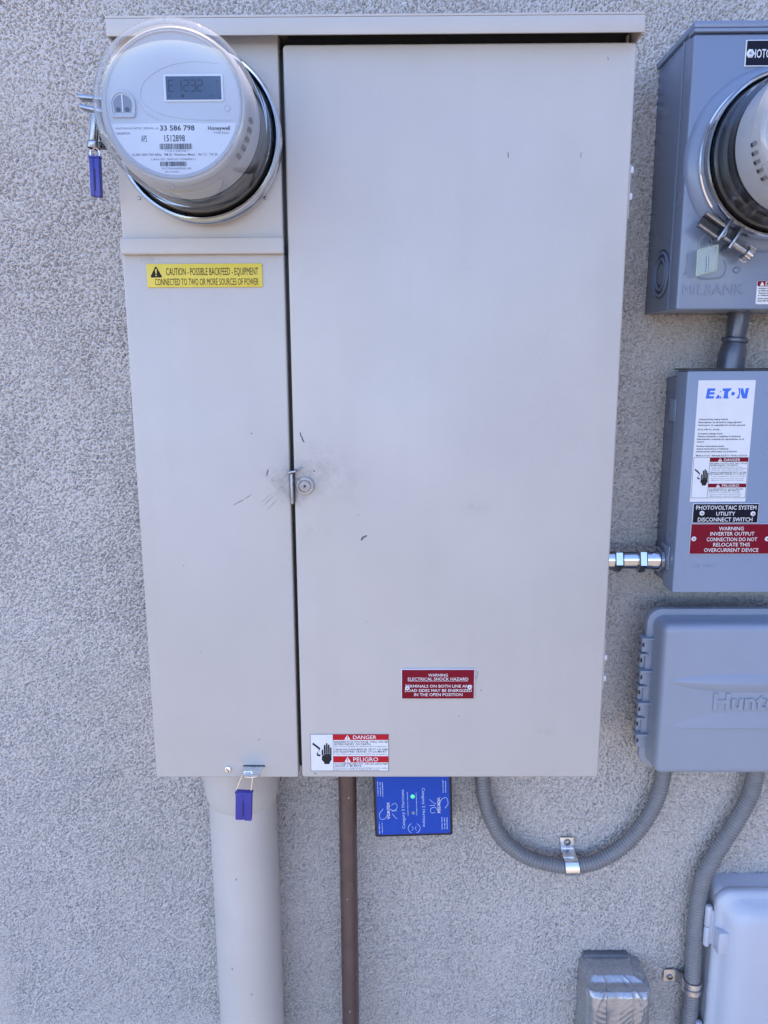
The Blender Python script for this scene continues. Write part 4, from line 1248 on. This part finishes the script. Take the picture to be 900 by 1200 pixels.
# ================================================================== TAPED-OVER OUTLET BOX
tb = thing('taped_outlet_box', 'outlet box wrapped in silver duct tape at the bottom of the wall', 'outlet box', (0.335, 0, 0.40))
part('back_housing', box(0.2985, 0.3670, 0.0, -0.0120, 0.42, 0.5985, 0.003, 3), M['outlet'], tb)
TP = [(-0.001, 0.5935, 0.3025, 0.3690), (-0.018, 0.5950, 0.3020, 0.3685), (-0.034, 0.5945, 0.3015, 0.3675), (-0.044, 0.5925, 0.3005, 0.3670), (-0.048, 0.5895, 0.2985, 0.3730), (-0.050, 0.5865, 0.2955, 0.3830),
      (-0.053, 0.5850, 0.2940, 0.3845), (-0.060, 0.5848, 0.2935, 0.3850), (-0.067, 0.5832, 0.2930, 0.3845), (-0.0712, 0.5775, 0.2928, 0.3842), (-0.0725, 0.5600, 0.2926, 0.3840), (-0.0730, 0.5000, 0.2925, 0.3840), (-0.0730, 0.4200, 0.2925, 0.3840)]
def tape_profile(t):
    """point of the side profile at 0..1 by arc length: y, z, left, right"""
    seg = [math.hypot(TP[i + 1][0] - TP[i][0], TP[i + 1][1] - TP[i][1]) for i in range(len(TP) - 1)]
    d = t * sum(seg)
    for i, L in enumerate(seg):
        if d <= L or i == len(seg) - 1:
            f = min(1.0, d / L)
            return [a + (b - a) * f for a, b in zip(TP[i], TP[i + 1])]
        d -= L
FOLDS = [(0.24, 0.10, 0.0016), (0.37, -0.16, 0.0022), (0.50, 0.05, 0.0010), (0.62, 0.12, 0.0020), (0.74, -0.20, 0.0024), (0.86, 0.08, 0.0014)]
def tape_point(s, t, lift=0.0, seed=0):
    y, z, xl, xr = tape_profile(t)
    d = -y
    w = xr - xl
    r = min(0.010, d * 0.9)
    tot = 2 * d + w
    q = s * tot
    if q < d:
        x, yy_ = xl, -q
    elif q > d + w:
        x, yy_ = xr, -(tot - q)
    else:
        x, yy_ = xl + q - d, -d
    # chamfer-round the two long edges
    e = min(x - xl, xr - x)
    if e < r:
        yy_ = max(yy_, -(d - r * (1 - math.sqrt(max(0.0, 1 - (1 - e / r) ** 2)))))
    k = min(1.0, d / 0.05)
    h = 0.0
    for (s0, sl, a) in FOLDS:
        c = s0 + sl * (t - 0.35) + 0.012 * math.sin(t * 21 + s0 * 40)
        h += a * math.exp(-abs((s - c) / 0.011) ** 1.5) * (0.35 + 0.65 * math.sin(t * 6 + s0 * 9) ** 2)
    h += 0.00030 * math.sin(t * 150 + 14 * math.sin(s * 11) + seed) * (0.5 + 0.5 * math.sin(s * 23 + t * 5 + seed))
    h += 0.00050 * math.sin(s * 41 + t * 17 + seed * 2)
    h = h * k + lift
    # push outwards: forward on the front, sideways on the flanks, up on the top
    out = Vector((0, -1, 0.5 if t < 0.36 else 0.0)) if d <= q <= d + w else Vector((-1 if q < d else 1, -0.1, 0))
    p = Vector((x, yy_, z)) + out.normalized() * h
    return tuple(p)
def tape_patch(s0, s1, t0, t1, lift, seed, nu, nv, skew=0.0):
    V, F = [], []
    for j in range(nv + 1):
        for i in range(nu + 1):
            a, b = i / nu, j / nv
            ss = s0 + (s1 - s0) * a + skew * (b - 0.5)
            edge = 0.0006 * (abs(a - 0.5) * 2) ** 6
            rag = 0.006 * math.sin(a * 9 + seed) if t0 > 0 else 0.0
            V.append(tape_point(min(1, max(0, ss)), min(1, t0 + (t1 - t0) * b + rag * (1 - b)), lift + edge, seed))
    n = nu + 1
    for j in range(nv):
        for i in range(nu):
            F.append((j * n + i, j * n + i + 1, (j + 1) * n + i + 1, (j + 1) * n + i))
    return V, F
part('tape_wrap', tape_patch(0.0, 1.0, 0.0, 1.0, 0.0, 0, 110, 120), M['tape'], tb, smooth=50, label='crumpled silver duct tape wrapped over the whole box')
part('tape_strip', tape_patch(0.27, 0.43, 0.285, 1.0, 0.0011, 2, 34, 90, -0.05), M['tape'], tb, smooth=50)
part('tape_strip', tape_patch(0.42, 0.58, 0.255, 1.0, 0.0017, 5, 34, 90, 0.02), M['tape'], tb, smooth=50)
part('tape_strip', tape_patch(0.60, 0.74, 0.200, 1.0, 0.0012, 9, 34, 90, 0.10), M['tape'], tb, smooth=50)
# ================================================================== PIPES BELOW THE PANEL
pvp = thing('conduit_riser', 'thick off-white painted plastic conduit rising into the beige panel', 'conduit', (-0.2095, -0.06, 0.0))
px, py = -0.2098, -0.060
part('pipe', lathe([(0.0472, 0.0), (0.0472, 0.95)], (px, py, 0), 64, axis='z'), M['pvc'], pvp)
part('bell_end', lathe([(0.0470, 0.8960), (0.0480, 0.8990), (0.0510, 0.9080), (0.0524, 0.9200), (0.0532, 0.9350), (0.0534, 0.9830)], (px, py, 0), 64, axis='z'), M['pvc'], pvp, smooth=60)
part('drip_line', tube([(px + 0.0476 * math.cos(R(a)), py + 0.0476 * math.sin(R(a)), 0.545 + 0.0012 * math.sin(a * 0.13)) for a in range(-130, -75, 6)], 0.0004, 6), M['pvc'], pvp)
for (a, z) in ((-95, 0.80), (-110, 0.655), (-78, 0.615)):
    p = (px + 0.0474 * math.cos(R(a)), py + 0.0474 * math.sin(R(a)), z)
    part('paint_chip', rot_at(box(p[0] - 0.0012, p[0] + 0.0012, p[1] - 0.0003, p[1] + 0.0004, z - 0.0005, z + 0.0005), p, 'Y', a * 0.05), M['scratch'], pvp, smooth=0)
bpp = thing('ground_pipe', 'thin brown painted pipe rising into the bottom of the beige panel', 'pipe', (-0.0605, -0.05, 0.0))
bx, by = -0.0620, -0.050
part('pipe', lathe([(0.0130, 0.0), (0.0130, 0.9600)], (bx, by, 0), 40, axis='z'), M['rust'], bpp)
part('bushing', lathe([(0.0130, 0.945), (0.0148, 0.946), (0.0148, 0.9840)], (bx, by, 0), 32, axis='z'), M['grey'], bpp)
for (a, z) in ((-80, 0.897), (-97, 0.735), (-92, 0.545)):
    p = (bx + 0.0131 * math.cos(R(a)), by + 0.0131 * math.sin(R(a)), z)
    part('paint_chip', box(p[0] - 0.0005, p[0] + 0.0005, p[1] - 0.0003, p[1] + 0.0003, z - 0.0012, z + 0.0012), M['pvc'], bpp, smooth=0)

# ================================================================== SURGE PROTECTOR
sp = thing('surge_protector', 'blue surge protector with sideways lettering and a green light under the panel', 'surge protector', (0.033, 0, 0.834))
SP_T = R(-1.9)
SC = (0.033, -0.06, 0.8345)
SR = lambda g: rot_at(g, SC, 'Y', SP_T)
part('case', SR(slab(-0.0225, 0.0885, 0.8345, 0.9450, 0.0, -0.0600, 0.0035, 0.0022)), M['surge_case'], sp)
fl = part('front_label', SR(slab(-0.0188, 0.0850, 0.8388, 0.9430, -0.0598, -0.0606, 0.0015, 0.0003, n=3, seg=1)), M['surge_blue'], sp)
ys = -0.0608
part('lettering', SR(join(text('Category 2 Hurricane', 0.0462, 0.0502, 0.8500, 0.9105, ys, 0.0, rot=-90),
                          text('Category 2 Hurricane', 0.0166, 0.0206, 0.8480, 0.9087, ys, 0.0, rot=90))), M['pale_ink'], fl, smooth=0)
part('lettering', SR(join(text('VORTEX', 0.0674, 0.0713, 0.8700, 0.8952, ys, 0.02, rot=-90),
                          text('VORTEX', -0.0040, -0.0003, 0.8634, 0.8901, ys, 0.02, rot=90))), M['white_ink'], fl, smooth=0)
gs = []
for k, (a, b, c_, d_) in enumerate(((-0.0165, -0.0152, 0.900, 0.923), (-0.0130, -0.0117, 0.900, 0.922), (-0.0098, -0.0085, 0.898, 0.922), (-0.0165, -0.0152, 0.8415, 0.859), (-0.0125, -0.0112, 0.8415, 0.860),
                                    (0.0790, 0.0803, 0.902, 0.920), (0.0755, 0.0768, 0.902, 0.922), (0.0800, 0.0813, 0.845, 0.864), (0.0765, 0.0778, 0.845, 0.864), (0.0728, 0.0741, 0.845, 0.865),
                                    (0.0250, 0.0260, 0.868, 0.905), (0.0375, 0.0385, 0.868, 0.905))):
    m_ = microtext(c_, d_, a, b, ys, k + 40)
    # turn the row on its side
    gs.append(([(z, y, x) for x, y, z in m_[0]], m_[1]))
def ln(pts, r=0.0004):
    return tube(spline([(a, ys, b) for a, b in pts], 0.001), r, 5)
part('print', SR(join(*gs)), M['pale_ink'], fl, smooth=0)
part('print', SR(join(
    ln([(0.0780, 0.8780), (0.0825, 0.8850), (0.0805, 0.8940), (0.0740, 0.8925), (0.0690, 0.8820)]),
    ln([(0.0645, 0.8720), (0.0585, 0.8715), (0.0580, 0.8780), (0.0640, 0.8800), (0.0690, 0.8740)]),
    ln([(0.0565, 0.8925), (0.0620, 0.8870), (0.0660, 0.8850)]), ln([(0.0560, 0.8830), (0.0640, 0.8830)]),
    ln([(-0.0095, 0.8800), (-0.0150, 0.8720), (-0.0135, 0.8640), (-0.0070, 0.8650), (-0.0020, 0.8740)]),
    ln([(0.0020, 0.8850), (0.0080, 0.8880), (0.0105, 0.8820), (0.0060, 0.8770), (0.0000, 0.8790)]),
    ln([(0.0030, 0.8720), (0.0080, 0.8650), (0.0110, 0.8640)]), ln([(0.0020, 0.8760), (0.0105, 0.8765)]),
    ln([(0.0335 + 0.0085 * math.cos(R(a)), 0.8480 + 0.0080 * math.sin(R(a))) for a in range(115, 246, 10)]),
    ln([(0.0335 + 0.0085 * math.cos(R(a)), 0.8480 + 0.0080 * math.sin(R(a))) for a in range(-65, 66, 10)]),
    ln([(0.0300, 0.8445), (0.0320, 0.8480), (0.0300, 0.8515)], 0.0003), ln([(0.0370, 0.8445), (0.0350, 0.8480), (0.0370, 0.8515)], 0.0003))), M['pale_ink'], fl, smooth=0)
part('indicator_light', SR(lathe([(0.0029, 0.0004), (0.0029, -0.0006), (0.0018, -0.0014), (1e-5, -0.0016)], (0.0328, -0.0606, 0.8978), 20)), M['led'], sp)
part('indicator_light', SR(lathe([(0.0027, 0.0004), (0.0027, -0.0006), (0.0018, -0.0012), (1e-5, -0.0013)], (0.0331, -0.0606, 0.8722), 20)), M['led_off'], sp)
